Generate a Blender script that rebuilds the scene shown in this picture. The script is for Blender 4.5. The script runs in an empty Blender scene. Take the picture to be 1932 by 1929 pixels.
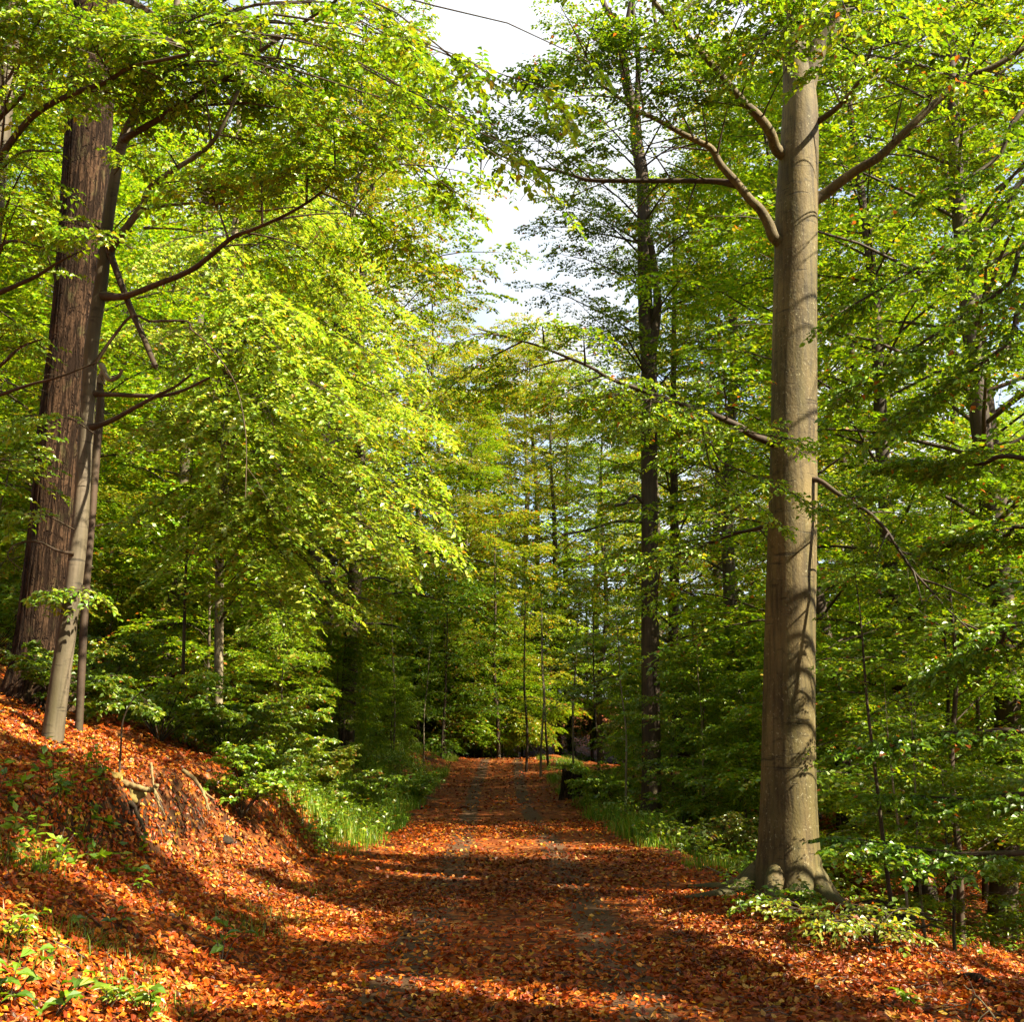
import bpy, math
import numpy as np

R = math.radians
SC = bpy.context.scene
COL = SC.collection
PI = math.pi

# ---------------------------------------------------------------- camera
PITCH = R(13.06)
EYE = np.array([0.0, 0.0, 1.55])
cam_d = bpy.data.cameras.new("camera")
cam_d.sensor_fit = 'HORIZONTAL'
cam_d.angle = R(52)
cam_d.clip_start = 0.05
cam_d.clip_end = 2000
cam = bpy.data.objects.new("camera", cam_d)
cam.location = EYE
cam.rotation_euler = (R(90) + PITCH, 0, 0)
COL.objects.link(cam)
SC.camera = cam

# ---------------------------------------------------------------- sky, sun, exposure
SUN_AZ = R(118)          # clockwise from the way the camera looks
SUN_EL = R(40)
SUN = np.array([math.sin(SUN_AZ) * math.cos(SUN_EL), math.cos(SUN_AZ) * math.cos(SUN_EL), math.sin(SUN_EL)])
world = bpy.data.worlds.new("World")
SC.world = world
world.use_nodes = True
wn = world.node_tree
wn.nodes.clear()
w_out = wn.nodes.new('ShaderNodeOutputWorld')
w_bg = wn.nodes.new('ShaderNodeBackground')
w_sky = wn.nodes.new('ShaderNodeTexSky')
w_sky.sky_type = 'NISHITA'
w_sky.sun_disc = False
w_sky.sun_elevation = SUN_EL
w_sky.sun_rotation = SUN_AZ
w_sky.dust_density = 1.5
w_co = wn.nodes.new('ShaderNodeTexCoord')
w_no = wn.nodes.new('ShaderNodeTexNoise')
w_no.inputs['Scale'].default_value = 3.0
w_no.inputs['Detail'].default_value = 6
w_rp = wn.nodes.new('ShaderNodeValToRGB')
w_rp.color_ramp.elements[0].position = 0.36
w_rp.color_ramp.elements[1].position = 0.56
w_mx = wn.nodes.new('ShaderNodeMix')
w_mx.data_type = 'RGBA'
wn.links.new(w_co.outputs['Generated'], w_no.inputs['Vector'])
wn.links.new(w_no.outputs['Fac'], w_rp.inputs['Fac'])
wn.links.new(w_rp.outputs['Color'], w_mx.inputs['Factor'])
wn.links.new(w_sky.outputs['Color'], w_mx.inputs['A'])
w_mx.inputs['B'].default_value = (3.3, 3.45, 3.6, 1)
wn.links.new(w_mx.outputs['Result'], w_bg.inputs['Color'])
w_bg.inputs['Strength'].default_value = 0.05
wn.links.new(w_bg.outputs['Background'], w_out.inputs['Surface'])

sun_d = bpy.data.lights.new("sun", 'SUN')
sun_d.energy = 3.3
sun_d.angle = R(0.5)
sun_d.color = (1.0, 0.91, 0.72)
sun_o = bpy.data.objects.new("sun", sun_d)
sun_o.location = (20, -12, 30)
sun_o.rotation_euler = (PI / 2 - SUN_EL, 0, PI - SUN_AZ)
COL.objects.link(sun_o)

SC.view_settings.view_transform = 'Standard'
SC.view_settings.look = 'None'
SC.view_settings.gamma = 1.0
SC.view_settings.exposure = 2.9
SC.render.engine = 'CYCLES'
cy = SC.cycles
cy.use_denoising = True
cy.max_bounces = 5
cy.diffuse_bounces = 3
cy.glossy_bounces = 1
cy.transmission_bounces = 3
cy.sample_clamp_indirect = 6.0
cy.use_adaptive_sampling = True
cy.adaptive_threshold = 0.02

# ---------------------------------------------------------------- helpers
F1932 = 966 / math.tan(R(26))
CP, SP = math.cos(PITCH), math.sin(PITCH)


def at(px, py, Y):
    """the place Y metres ahead that is seen in that direction from the path"""
    cx, cyy = (px - 966) / F1932, (964.5 - py) / F1932
    d = np.array([cx, CP - SP * cyy, SP + CP * cyy])
    return EYE + d * (Y / d[1])


def depth(p):
    return p[1] * CP + (p[2] - EYE[2]) * SP


def wid(w, p):
    return w * 0.5 * depth(p) / F1932


def nrm(v):
    return v / np.maximum(np.linalg.norm(v, axis=-1, keepdims=True), 1e-9)


def sst(a, b, t):
    t = np.clip((np.asarray(t, float) - a) / (b - a), 0, 1)
    return t * t * (3 - 2 * t)


_nr = np.random.default_rng(5)
_ND = [(_nr.uniform(0, 2 * PI, 7), _nr.uniform(0, 2 * PI, 7), 0.75 * 1.9 ** k, 0.62 ** k) for k in range(6)]


def noise(x, y, lo=0, hi=6):
    s = 0
    for a, p, f, w in _ND[lo:hi]:
        t = 0
        for i in range(7):
            t = t + np.sin((x * math.cos(a[i]) + y * math.sin(a[i])) * f * (0.8 + 0.07 * i) + p[i])
        s = s + w * t / 3.2
    return s


def catmull(P, n):
    P = np.asarray(P, float)
    Q = np.vstack([2 * P[0] - P[1], P, 2 * P[-1] - P[-2]])
    k = len(P) - 1
    t = np.linspace(0, k, n)
    i = np.minimum(t.astype(int), k - 1)
    u = (t - i)[:, None]
    a, b, c, d = Q[i], Q[i + 1], Q[i + 2], Q[i + 3]
    return 0.5 * (2 * b + (c - a) * u + (2 * a - 5 * b + 4 * c - d) * u ** 2 + (3 * b - a - 3 * c + d) * u ** 3)


class MB:
    """collects vertices and faces, builds one mesh object"""

    def __init__(self):
        self.v, self.q, self.t, self.c, self.mq, self.mt, self.n = [], [], [], [], [], [], 0

    def add(self, v, quads=None, tris=None, col=None, m=0):
        v = np.asarray(v, float).reshape(-1, 3)
        self.v.append(v)
        if col is None:
            col = np.ones((len(v), 3)) * 0.5
        self.c.append(np.asarray(col, float).reshape(-1, 3))
        if quads is not None and len(quads):
            q = np.asarray(quads, int).reshape(-1, 4)
            self.q.append(q + self.n)
            self.mq.append(np.full(len(q), m))
        if tris is not None and len(tris):
            t = np.asarray(tris, int).reshape(-1, 3)
            self.t.append(t + self.n)
            self.mt.append(np.full(len(t), m))
        self.n += len(v)

    def tubes(self, P, rad, ns=3, col=None, m=0, cap=False, wob=None):
        """P (T,K,3) rad (T,K)"""
        P = np.asarray(P, float)
        if P.ndim == 2:
            P = P[None]
        T, K, _ = P.shape
        if T == 0:
            return
        rad = np.broadcast_to(np.asarray(rad, float), (T, K))
        tg = nrm(np.gradient(P, axis=1))
        ax = nrm(P[:, -1] - P[:, 0])
        ref = np.where(np.abs(ax[:, 2:3]) > 0.85, np.array([[0.0, 1.0, 0.0]]), np.array([[0.0, 0.0, 1.0]]))[:, None, :]
        a = nrm(np.cross(tg, ref))
        b = np.cross(a, tg)
        th = np.linspace(0, 2 * PI, ns, endpoint=False)
        rr = rad[..., None] * np.ones(ns)
        if wob is not None:
            rr = rr * wob
        V = P[:, :, None, :] + (a[:, :, None, :] * np.cos(th)[:, None] + b[:, :, None, :] * np.sin(th)[:, None]) * rr[..., None]
        idx = np.arange(T * K * ns).reshape(T, K, ns)
        q = np.stack([idx[:, :-1], np.roll(idx, -1, 2)[:, :-1], np.roll(idx, -1, 2)[:, 1:], idx[:, 1:]], -1).reshape(-1, 4)
        c = None
        if col is not None:
            c = np.broadcast_to(np.asarray(col, float).reshape(-1, 1, 3) if np.ndim(col) > 1 else np.asarray(col, float), (T, K * ns, 3)).reshape(-1, 3)
        tr = None
        VV = V.reshape(-1, 3)
        if cap:
            VV = np.vstack([VV, P[:, -1], P[:, 0]])
            o = T * K * ns
            tr = []
            for i in range(T):
                for e, r, fl in ((K - 1, o + i, 0), (0, o + T + i, 1)):
                    ring = idx[i, e]
                    for j in range(ns):
                        x, y = ring[j], ring[(j + 1) % ns]
                        tr.append((y, x, r) if fl else (x, y, r))
            if c is not None:
                c = np.vstack([c, c[:2 * T]])
        self.add(VV, q, tr, c, m)

    def leaves(self, p, d, n, L, wr, col, m=0, hi=True, fold=0.16, curl=0.12):
        N = len(p)
        if N == 0:
            return
        d = nrm(d)
        s = nrm(np.cross(d, n))
        n = np.cross(s, d)
        L = np.broadcast_to(L, (N,))[:, None]
        W = L * wr * 0.5
        if hi:
            t = p + d * L - n * L * curl
            m1 = p + d * L * 0.5 + n * L * curl * 0.5
            r1 = p + d * L * 0.36 + s * W + n * L * (fold + curl * .3)
            l1 = p + d * L * 0.36 - s * W + n * L * (fold + curl * .3)
            r2 = p + d * L * 0.72 + s * W * 0.66 + n * L * fold * .5
            l2 = p + d * L * 0.72 - s * W * 0.66 + n * L * fold * .5
            V = np.stack([p, r1, r2, t, l2, l1, m1], 1)
            b = np.arange(N)[:, None] * 7
            q = np.stack([b + [[0, 1, 2, 6]], b + [[6, 2, 3, 4]], b + [[0, 6, 4, 5]]], 1).reshape(-1, 4)
            k = 7
        else:
            t = p + d * L
            r1 = p + d * L * 0.45 + s * W + n * L * fold * .6
            l1 = p + d * L * 0.45 - s * W
            V = np.stack([p, r1, t, l1], 1)
            q = np.arange(N * 4).reshape(N, 4)
            k = 4
        self.add(V.reshape(-1, 3), q, None, np.repeat(col, k, 0), m)

    def mesh(self, name, mats, origin=(0, 0, 0), smooth=False):
        me = bpy.data.meshes.new(name)
        V = np.vstack(self.v) - np.asarray(origin, float)
        C = np.vstack(self.c)
        Q = np.vstack(self.q) if self.q else np.zeros((0, 4), int)
        T = np.vstack(self.t) if self.t else np.zeros((0, 3), int)
        mi = np.concatenate([np.concatenate(self.mq) if self.mq else np.zeros(0, int), np.concatenate(self.mt) if self.mt else np.zeros(0, int)])
        me.vertices.add(len(V))
        me.vertices.foreach_set('co', V.astype(np.float32).ravel())
        lv = np.concatenate([Q.ravel(), T.ravel()])
        me.loops.add(len(lv))
        me.loops.foreach_set('vertex_index', lv.astype(np.int32))
        st = np.concatenate([np.arange(len(Q)) * 4, len(Q) * 4 + np.arange(len(T)) * 3])
        me.polygons.add(len(st))
        me.polygons.foreach_set('loop_start', st.astype(np.int32))
        me.polygons.foreach_set('material_index', mi.astype(np.int32))
        me.polygons.foreach_set('use_smooth', np.full(len(st), smooth))
        at_ = me.attributes.new('col', 'FLOAT_COLOR', 'POINT')
        at_.data.foreach_set('color', np.hstack([C, np.ones((len(C), 1))]).astype(np.float32).ravel())
        for m in mats:
            me.materials.append(m)
        me.update(calc_edges=True)
        return me

    def build(self, name, mats, parent=None, smooth=False, origin=None):
        if not isinstance(mats, (list, tuple)):
            mats = [mats]
        if origin is None:
            origin = tuple(parent.location) if parent else (0, 0, 0)
        o = bpy.data.objects.new(name, self.mesh(name, mats, origin, smooth))
        COL.objects.link(o)
        if parent:
            o.parent = parent
        else:
            o.location = origin
        return o


def tag(o, label, cat, group=None, kind=None):
    o['label'] = label
    o['category'] = cat
    if group:
        o['group'] = group
    if kind:
        o['kind'] = kind
    return o


def thing(name, label, cat, loc, group=None):
    o = bpy.data.objects.new(name, None)
    o.empty_display_size = 0.3
    o.location = tuple(float(c) for c in loc)
    COL.objects.link(o)
    return tag(o, label, cat, group)


# ---------------------------------------------------------------- materials
def mat(name):
    m = bpy.data.materials.new(name)
    m.use_nodes = True
    nt = m.node_tree
    nt.nodes.clear()
    return m, nt


class NT:
    def __init__(self, nt):
        self.nt = nt

    def n(self, t, **kw):
        x = self.nt.nodes.new('ShaderNode' + t)
        for k, v in kw.items():
            if k in x.inputs.keys():
                x.inputs[k].default_value = v
            else:
                setattr(x, k, v)
        return x

    def l(self, a, b):
        self.nt.links.new(a, b)

    def coords(self, scale, obj=True):
        c = self.n('TexCoord')
        mp = self.n('Mapping')
        mp.inputs['Scale'].default_value = scale
        self.l(c.outputs['Object'], mp.inputs['Vector'])
        return mp.outputs['Vector']

    def noise(self, vec, scale, detail=4, rough=0.55, dist=0):
        x = self.n('TexNoise')
        x.inputs['Scale'].default_value = scale
        x.inputs['Detail'].default_value = detail
        x.inputs['Roughness'].default_value = rough
        x.inputs['Distortion'].default_value = dist
        self.l(vec, x.inputs['Vector'])
        return x.outputs['Fac']

    def ramp(self, fac, stops, interp='LINEAR'):
        x = self.n('ValToRGB')
        x.color_ramp.interpolation = interp
        e = x.color_ramp.elements
        while len(e) < len(stops):
            e.new(0.5)
        for i, (p, c) in enumerate(stops):
            e[i].position = p
            e[i].color = (*c, 1) if not np.isscalar(c) else (c, c, c, 1)
        self.l(fac, x.inputs['Fac'])
        return x.outputs['Color']

    def mix(self, fac, a, b, mode='MIX'):
        x = self.n('Mix', data_type='RGBA', blend_type=mode)
        for s, v in (('Factor', fac), ('A', a), ('B', b)):
            if hasattr(v, 'is_linked') or hasattr(v, 'links'):
                self.l(v, x.inputs[s])
            elif np.isscalar(v):
                x.inputs[s].default_value = v
            else:
                x.inputs[s].default_value = (*v, 1)
        return x.outputs['Result']

    def math(self, op, a, b=None):
        x = self.n('Math', operation=op)
        for i, v in enumerate((a, b)):
            if v is None:
                continue
            if np.isscalar(v):
                x.inputs[i].default_value = v
            else:
                self.l(v, x.inputs[i])
        return x.outputs[0]

    def bump(self, h, strength, dist):
        x = self.n('Bump')
        x.inputs['Strength'].default_value = strength
        x.inputs['Distance'].default_value = dist
        self.l(h, x.inputs['Height'])
        return x.outputs['Normal']

    def finish(self, color, rough=0.9, normal=None, spec=0.2):
        b = self.n('BsdfPrincipled')
        b.inputs['Roughness'].default_value = rough
        b.inputs['Specular IOR Level'].default_value = spec
        if hasattr(color, 'links'):
            self.l(color, b.inputs['Base Color'])
        else:
            b.inputs['Base Color'].default_value = (*color, 1)
        if normal is not None:
            self.l(normal, b.inputs['Normal'])
        o = self.n('OutputMaterial')
        self.l(b.outputs[0], o.inputs['Surface'])


def leaf_material(name, tr=0.5, gloss=0.04, grough=0.38, vary=0.3, tint=(1.25, 1.15, 0.5)):
    m, nt = mat(name)
    k = NT(nt)
    a = k.n('Attribute', attribute_name='col')
    oi = k.n('ObjectInfo')
    f = k.n('MapRange')
    f.inputs['To Min'].default_value = 1 - vary
    f.inputs['To Max'].default_value = 1 + vary
    k.l(oi.outputs['Random'], f.inputs['Value'])
    c = k.mix(1.0, a.outputs['Color'], f.outputs[0], 'MULTIPLY')
    d = k.n('BsdfDiffuse')
    k.l(c, d.inputs['Color'])
    t = k.n('BsdfTranslucent')
    k.l(k.mix(1.0, c, tint, 'MULTIPLY'), t.inputs['Color'])
    mx = k.n('MixShader')
    mx.inputs[0].default_value = tr
    k.l(d.outputs[0], mx.inputs[1])
    k.l(t.outputs[0], mx.inputs[2])
    g = k.n('BsdfGlossy')
    g.inputs['Roughness'].default_value = grough
    g.inputs['Color'].default_value = (1, 1, .9, 1)
    m2 = k.n('MixShader')
    m2.inputs[0].default_value = gloss
    k.l(mx.outputs[0], m2.inputs[1])
    k.l(g.outputs[0], m2.inputs[2])
    o = k.n('OutputMaterial')
    k.l(m2.outputs[0], o.inputs['Surface'])
    return m


M_LEAF = leaf_material('beech_leaf')
M_LITTER = leaf_material('dry_leaf', tr=0.15, gloss=0.025, grough=0.45, vary=0.0, tint=(1.1, .8, .6))
M_GRASS = leaf_material('grass_blade', tr=0.4, gloss=0.02, vary=0.0)


def m_oak():
    m, nt = mat('oak_bark')
    k = NT(nt)
    f1 = k.ramp(k.noise(k.coords((1, 1, .085)), 24, 4, .6, .7), [(.40, 0.0), (.54, 1.0)])
    f2 = k.ramp(k.noise(k.coords((1, 1, .75)), 13, 3, .55, 1.2), [(.33, 0.0), (.43, 1.0)])
    cr = k.mix(1.0, f1, f2, 'MULTIPLY')
    fine = k.noise(k.coords((1, 1, .4)), 60, 4)
    plate = k.ramp(fine, [(0.3, (.022, .012, .006)), (0.55, (.050, .027, .014)), (0.8, (.085, .050, .029))])
    plate = k.mix(1.0, plate, k.ramp(k.noise(k.coords((1, 1, 1)), 1.6, 3), [(0.35, .6), (0.65, 1.15)]), 'MULTIPLY')
    lich = k.ramp(k.noise(k.coords((1, 1, .5)), 4.5, 5, .65), [(.56, 0.0), (.68, .55)])
    plate = k.mix(lich, plate, (.055, .055, .02))
    col = k.mix(cr, (.010, .005, .0025), plate)
    h = k.mix(0.25, cr, fine)
    k.finish(col, 0.95, k.bump(h, 1.0, 0.045), 0.1)
    return m


def m_beech(name, base, lo, streak=1.0, green=(.16, .15, .05), crisp=False):
    m, nt = mat(name)
    k = NT(nt)
    patch = k.noise(k.coords((1, 1, .55)), 2.3, 5, .6)
    col = k.mix(k.ramp(patch, [(0.36, 0.0), (0.66, 1.0)]), lo, base)
    gr = k.ramp(k.noise(k.coords((2.2, 2.2, .25)), 2.0, 4), [(0.45, 0.0), (0.7, 0.75)])
    col = k.mix(gr, col, green)
    vs = k.ramp(k.noise(k.coords((14, 14, .5)), 1.6, 4, .6), [(0.36, .55), (0.55, 1.0)])
    col = k.mix(streak, col, k.mix(1.0, col, vs, 'MULTIPLY'))
    rings = k.ramp(k.noise(k.coords((1.7, 1.7, 16)), 1.4, 4, .55, .3), [(0.30, .30), (0.37, 1.0)])
    col = k.mix(0.85, col, k.mix(1.0, col, rings, 'MULTIPLY'))
    blot = k.ramp(k.noise(k.coords((1, 1, 1.6)), 5.5, 5, .65), [(0.30, .35), (0.42, 1.0)])
    col = k.mix(0.8, col, k.mix(1.0, col, blot, 'MULTIPLY'))
    h = k.mix(0.5, rings, k.noise(k.coords((1, 1, 1)), 40, 4))
    if crisp:                                   # lichen flecks, fine cracks, moss low on the stem
        fl = k.ramp(k.noise(k.coords((1, 1, .8)), 34, 3, .7), [(.60, 0.0), (.66, .8)])
        col = k.mix(k.math('MULTIPLY', fl, k.ramp(k.noise(k.coords((1, 1, 1)), 3, 3), [(.42, 0.0), (.6, 1.0)])), col, (.24, .21, .12))
        ck = k.ramp(k.noise(k.coords((1, 1, .22)), 48, 5, .7, 1.0), [(.34, .45), (.42, 1.0)])
        col = k.mix(.8, col, k.mix(1.0, col, ck, 'MULTIPLY'))
        tc = k.n('TexCoord')
        sz = k.n('SeparateXYZ')
        k.l(tc.outputs['Object'], sz.inputs[0])
        ms = k.ramp(k.math('ADD', k.math('MULTIPLY', sz.outputs[2], -.55), k.noise(k.coords((1, 1, .6)), 5, 5, .65)), [(.30, 0.0), (.55, .85)])
        col = k.mix(ms, col, (.035, .035, .008))
        h = k.mix(.5, h, k.noise(k.coords((1, 1, .5)), 22, 6, .65))
    k.finish(col, 0.75, k.bump(h, 0.8 if crisp else 0.4, 0.02 if crisp else 0.012), 0.25)
    return m


M_OAK = m_oak()
M_BEECH = m_beech('beech_bark', (.145, .104, .038), (.06, .041, .014), 1.0, (.075, .062, .016), True)
M_BEECH_Y = m_beech('young_beech_bark', (.13, .10, .065), (.05, .037, .02), .7, (.05, .042, .014))
M_BROWN = m_beech('brown_bark', (.065, .040, .022), (.030, .018, .009), .9, (.05, .042, .014))
M_PALE = m_beech('pale_bark', (.26, .21, .13), (.12, .092, .05), .6, (.09, .08, .03))
M_TWIG = m_beech('twig_bark', (.06, .036, .02), (.03, .018, .01), .3, (.04, .035, .012))
M_ROOT = m_beech('bare_root_wood', (.30, .22, .09), (.15, .09, .035), .6, (.12, .09, .03))


def m_ground():
    m, nt = mat('leaf_litter_ground')
    k = NT(nt)
    v = k.coords((1, 1, 1))
    cols = []
    hs = []
    for s in (15.0, 11.0):
        vo = k.n('TexVoronoi')
        vo.inputs['Scale'].default_value = s
        k.l(v, vo.inputs['Vector'])
        sep = k.n('SeparateColor')
        k.l(vo.outputs['Color'], sep.inputs[0])
        cols.append(k.ramp(sep.outputs[0], [(0.0, (.025, .009, .003)), (0.3, (.10, .022, .003)), (0.55, (.17, .036, .004)), (0.8, (.24, .065, .008)), (1.0, (.26, .12, .03))]))
        hs.append(vo.outputs['Distance'])
    c = k.mix(k.ramp(k.noise(v, 30, 2), [(.45, 0.0), (.55, 1.0)]), cols[0], cols[1])
    soil = k.ramp(k.noise(v, 0.9, 5, .6), [(0.52, 0.0), (0.68, 1.0)])
    c = k.mix(soil, c, k.ramp(k.noise(v, 25, 4), [(.3, (.016, .009, .004)), (.7, (.05, .025, .01))]))
    moss = k.ramp(k.noise(v, 0.55, 4, .6), [(0.60, 0.0), (0.70, .8)])
    c = k.mix(moss, c, (.06, .045, .007))
    ge = k.n('NewGeometry')
    sp = k.n('SeparateXYZ')
    k.l(ge.outputs['True Normal'], sp.inputs[0])
    steep = k.ramp(k.math('ADD', sp.outputs[2], k.math('MULTIPLY', k.math('SUBTRACT', k.noise(v, 3, 5, .65), .5), .5)), [(.50, 1.0), (.70, 0.0)])
    c = k.mix(steep, c, k.ramp(k.noise(v, 12, 5, .65), [(.3, (.012, .006, .003)), (.6, (.05, .022, .008)), (.8, (.11, .05, .012))]))
    k.finish(c, 0.9, k.bump(k.mix(.4, hs[0], k.noise(v, 14, 6, .65)), 0.8, 0.05), .15)
    return m


def m_path():
    m, nt = mat('path_dirt_and_leaves')
    k = NT(nt)
    v = k.coords((1, 1, 1))
    vo = k.n('TexVoronoi')
    vo.inputs['Scale'].default_value = 14
    k.l(v, vo.inputs['Vector'])
    sep = k.n('SeparateColor')
    k.l(vo.outputs['Color'], sep.inputs[0])
    leaf = k.ramp(sep.outputs[0], [(0.0, (.03, .011, .004)), (0.3, (.10, .022, .003)), (0.6, (.17, .036, .004)), (0.85, (.23, .06, .008)), (1.0, (.26, .12, .03))])
    grit = k.ramp(k.noise(v, 90, 5, .7), [(.3, (.035, .018, .008)), (.55, (.085, .043, .019)), (.75, (.15, .088, .045))])
    a = k.n('Attribute', attribute_name='col')
    s = k.n('SeparateColor')
    k.l(a.outputs['Color'], s.inputs[0])
    msk = k.math('ADD', s.outputs[0], k.math('MULTIPLY', k.math('SUBTRACT', k.noise(v, 5, 5, .65), .5), 1.5))
    f = k.ramp(msk, [(.46, 0.0), (.62, 1.0)])
    c = k.mix(f, leaf, grit)
    k.finish(c, 0.9, k.bump(k.mix(.5, vo.outputs['Distance'], k.noise(v, 60, 4)), 0.5, 0.025), .15)
    return m


M_GROUND = m_ground()
M_PATH = m_path()


def m_attr(name, rough=.9):
    m, nt = mat(name)
    k = NT(nt)
    a = k.n('Attribute', attribute_name='col')
    c = k.mix(1.0, a.outputs['Color'], k.ramp(k.noise(k.coords((1, 1, 1)), 18, 5, .65), [(.3, .45), (.7, 1.3)]), 'MULTIPLY')
    k.finish(c, rough, k.bump(k.noise(k.coords((1, 1, 1)), 30, 5), .5, .02), .15)
    return m


M_STONE = m_attr('mossy_stone')

# ---------------------------------------------------------------- ground
yi = np.interp


def xc(y):
    return -0.5 * sst(10, 42, y)


def zp(y):
    y = np.asarray(y, float)
    t = np.clip(y - 22, 0, 28)
    s = np.clip(y - 50, 0, 90)
    e = np.where(s < 8.5, .0784 * s - .0065 * s * s, .0784 * 8.5 - .0065 * 72.25 - .032 * np.minimum(s - 8.5, 9) + .13 * np.clip(s - 17.5, 0, 60))
    return .0014 * t * t + e


def hwR(y):
    return yi(y, [0, 7.5, 12, 19, 38, 55, 90], [3.0, 2.95, 2.6, 2.14, 1.85, 1.7, 1.7])


def height(x, y):
    x = np.asarray(x, float)
    y = np.asarray(y, float)
    c = xc(y)
    base = zp(y)
    u = (c - 1.9) - x
    uf = yi(y, [0, 7, 10, 13, 15, 22, 27, 34, 40, 60], [1.5, 1.5, 1.3, .9, .7, 1.2, 1.6, .4, .2, .2])
    zf = yi(y, [0, 7, 10, 13, 16, 60], [.4, .68, .52, .22, .06, .05])
    zl = yi(y, [0, 7, 10, 16, 24, 38, 60, 80], [1.0, 1.2, 1.3, 1.5, 1.3, .7, .5, .3])
    w = yi(y, [0, 8, 10, 13, 16, 24, 60], [1.0, .8, .75, 1.2, 1.6, 1.9, 2.2])
    s1 = yi(y, [0, 14, 30, 60], [.34, .34, .3, .22])
    uu = u + noise(x, y, 1, 4) * .14 * (u > 0)
    k = np.clip(uu / uf, 0, 1)
    left = zf * (k * k * .4 + k * .6)
    st = np.clip((uu - uf) / w, 0, 1)
    left = left + (zl - zf) * (st * st * (3 - 2 * st))
    up = np.clip(uu - uf - w, 0, 60)
    left = left + s1 * np.minimum(up, 2.6) + (s1 + .14) * np.clip(up - 2.6, 0, 9) + .26 * np.clip(up - 11.6, 0, 50)
    left = np.where(u > 0, left, 0)
    v = x - (c + hwR(y))
    sl = yi(y, [0, 15, 20, 28, 60], [.42, .40, .26, .10, .10])
    vv = np.clip(v - .25, 0, 200)
    vs = np.where(vv < .8, vv * vv / 1.6, vv - .4)
    right = -sl * np.minimum(vs, 8.5) - .06 * np.clip(vs - 8.5, 0, 80)
    right = right + .14 * sst(22, 27, y) * np.exp(-((v - .9) / .8) ** 2)
    off = np.clip(np.maximum(u, v) + .3, 0, 1.5) / 1.5
    nz = noise(x, y, 0, 6) * (.012 + .055 * off) + noise(x * 3.1, y * 3.1, 2, 6) * .02 * off
    bank = np.exp(-((uu - uf - .4 * w) / .7) ** 2) * (u > 0) * sst(20, 14, y)
    nz = nz + bank * noise(x * 1.7, y * 1.7, 0, 6) * .06
    return base + left + right + nz


def hz(x, y):
    return float(height(np.array([x]), np.array([y]))[0])


def gpt(px, py):
    """where the sight line through that direction meets the ground"""
    d = at(px, py, 1.0) - EYE
    Y = np.concatenate([np.linspace(3, 60, 3000), np.linspace(60, 160, 800)])
    x, z = d[0] * Y, EYE[2] + d[2] * Y
    h = height(x, Y)
    i = np.argmax(z < h)
    if z[i] >= h[i]:
        i = len(Y) - 1
    return np.array([x[i], Y[i], h[i]])


def base_at(px, Y):
    """ground point in that column of the view, Y ahead"""
    z = 0.0
    x = 0.0
    for _ in range(6):
        py = 964.5
        # x depends weakly on height through the pitch
        dp = Y * CP + (z - EYE[2]) * SP
        x = (px - 966) / F1932 * dp
        z = hz(x, Y)
    return np.array([x, Y, z])


def grid_mesh(mb, xs, ys, zf, col=None):
    X, Y = np.meshgrid(xs, ys)
    Z = zf(X, Y)
    V = np.stack([X, Y, Z], -1).reshape(-1, 3)
    n, m = len(ys), len(xs)
    i = np.arange(n * m).reshape(n, m)
    q = np.stack([i[:-1, :-1], i[:-1, 1:], i[1:, 1:], i[1:, :-1]], -1).reshape(-1, 4)
    mb.add(V, q, None, col)


mb = MB()
t = np.linspace(-1, 1, 430)
gx = np.sign(t) * (np.abs(t) * 22 + np.abs(t) ** 7 * 330)
t = np.linspace(0, 1, 520)
gy = -12 + t * 68 + t ** 6 * 330
grid_mesh(mb, gx, gy, height)
g = mb.build('ground', M_GROUND, smooth=True)
tag(g, 'forest floor with brown leaf litter on a bank and a falling slope', 'ground', kind='structure')

mb = MB()
ys = np.concatenate([np.arange(-4, 30, .14), np.arange(30, 64, .3)])
ac = np.linspace(-2.0, 1, 44)
A, Y = np.meshgrid(ac, ys)
edge_w = noise(Y, Y * 0 + 3.7, 1, 5) * .16
X = np.where(A < 0, xc(Y) + A * .95 + A / 2 * edge_w, xc(Y) + A * (hwR(Y) - .35 + edge_w))
V = np.stack([X, Y, height(X, Y) + .012], -1).reshape(-1, 3)
n, m_ = A.shape
i = np.arange(n * m_).reshape(n, m_)
q = np.stack([i[:-1, :-1], i[:-1, 1:], i[1:, 1:], i[1:, :-1]], -1).reshape(-1, 4)
dx = X - xc(Y)
trk = np.maximum(np.exp(-((dx + .80) / .27) ** 2), np.exp(-((dx - .78) / .27) ** 2))
C = np.repeat(trk.reshape(-1, 1), 3, 1)
mb.add(V, q, None, C)
p = mb.build('path', M_PATH, smooth=True)
tag(p, 'leaf strewn dirt track with two worn wheel ruts leading into the wood', 'path', kind='structure')

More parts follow.
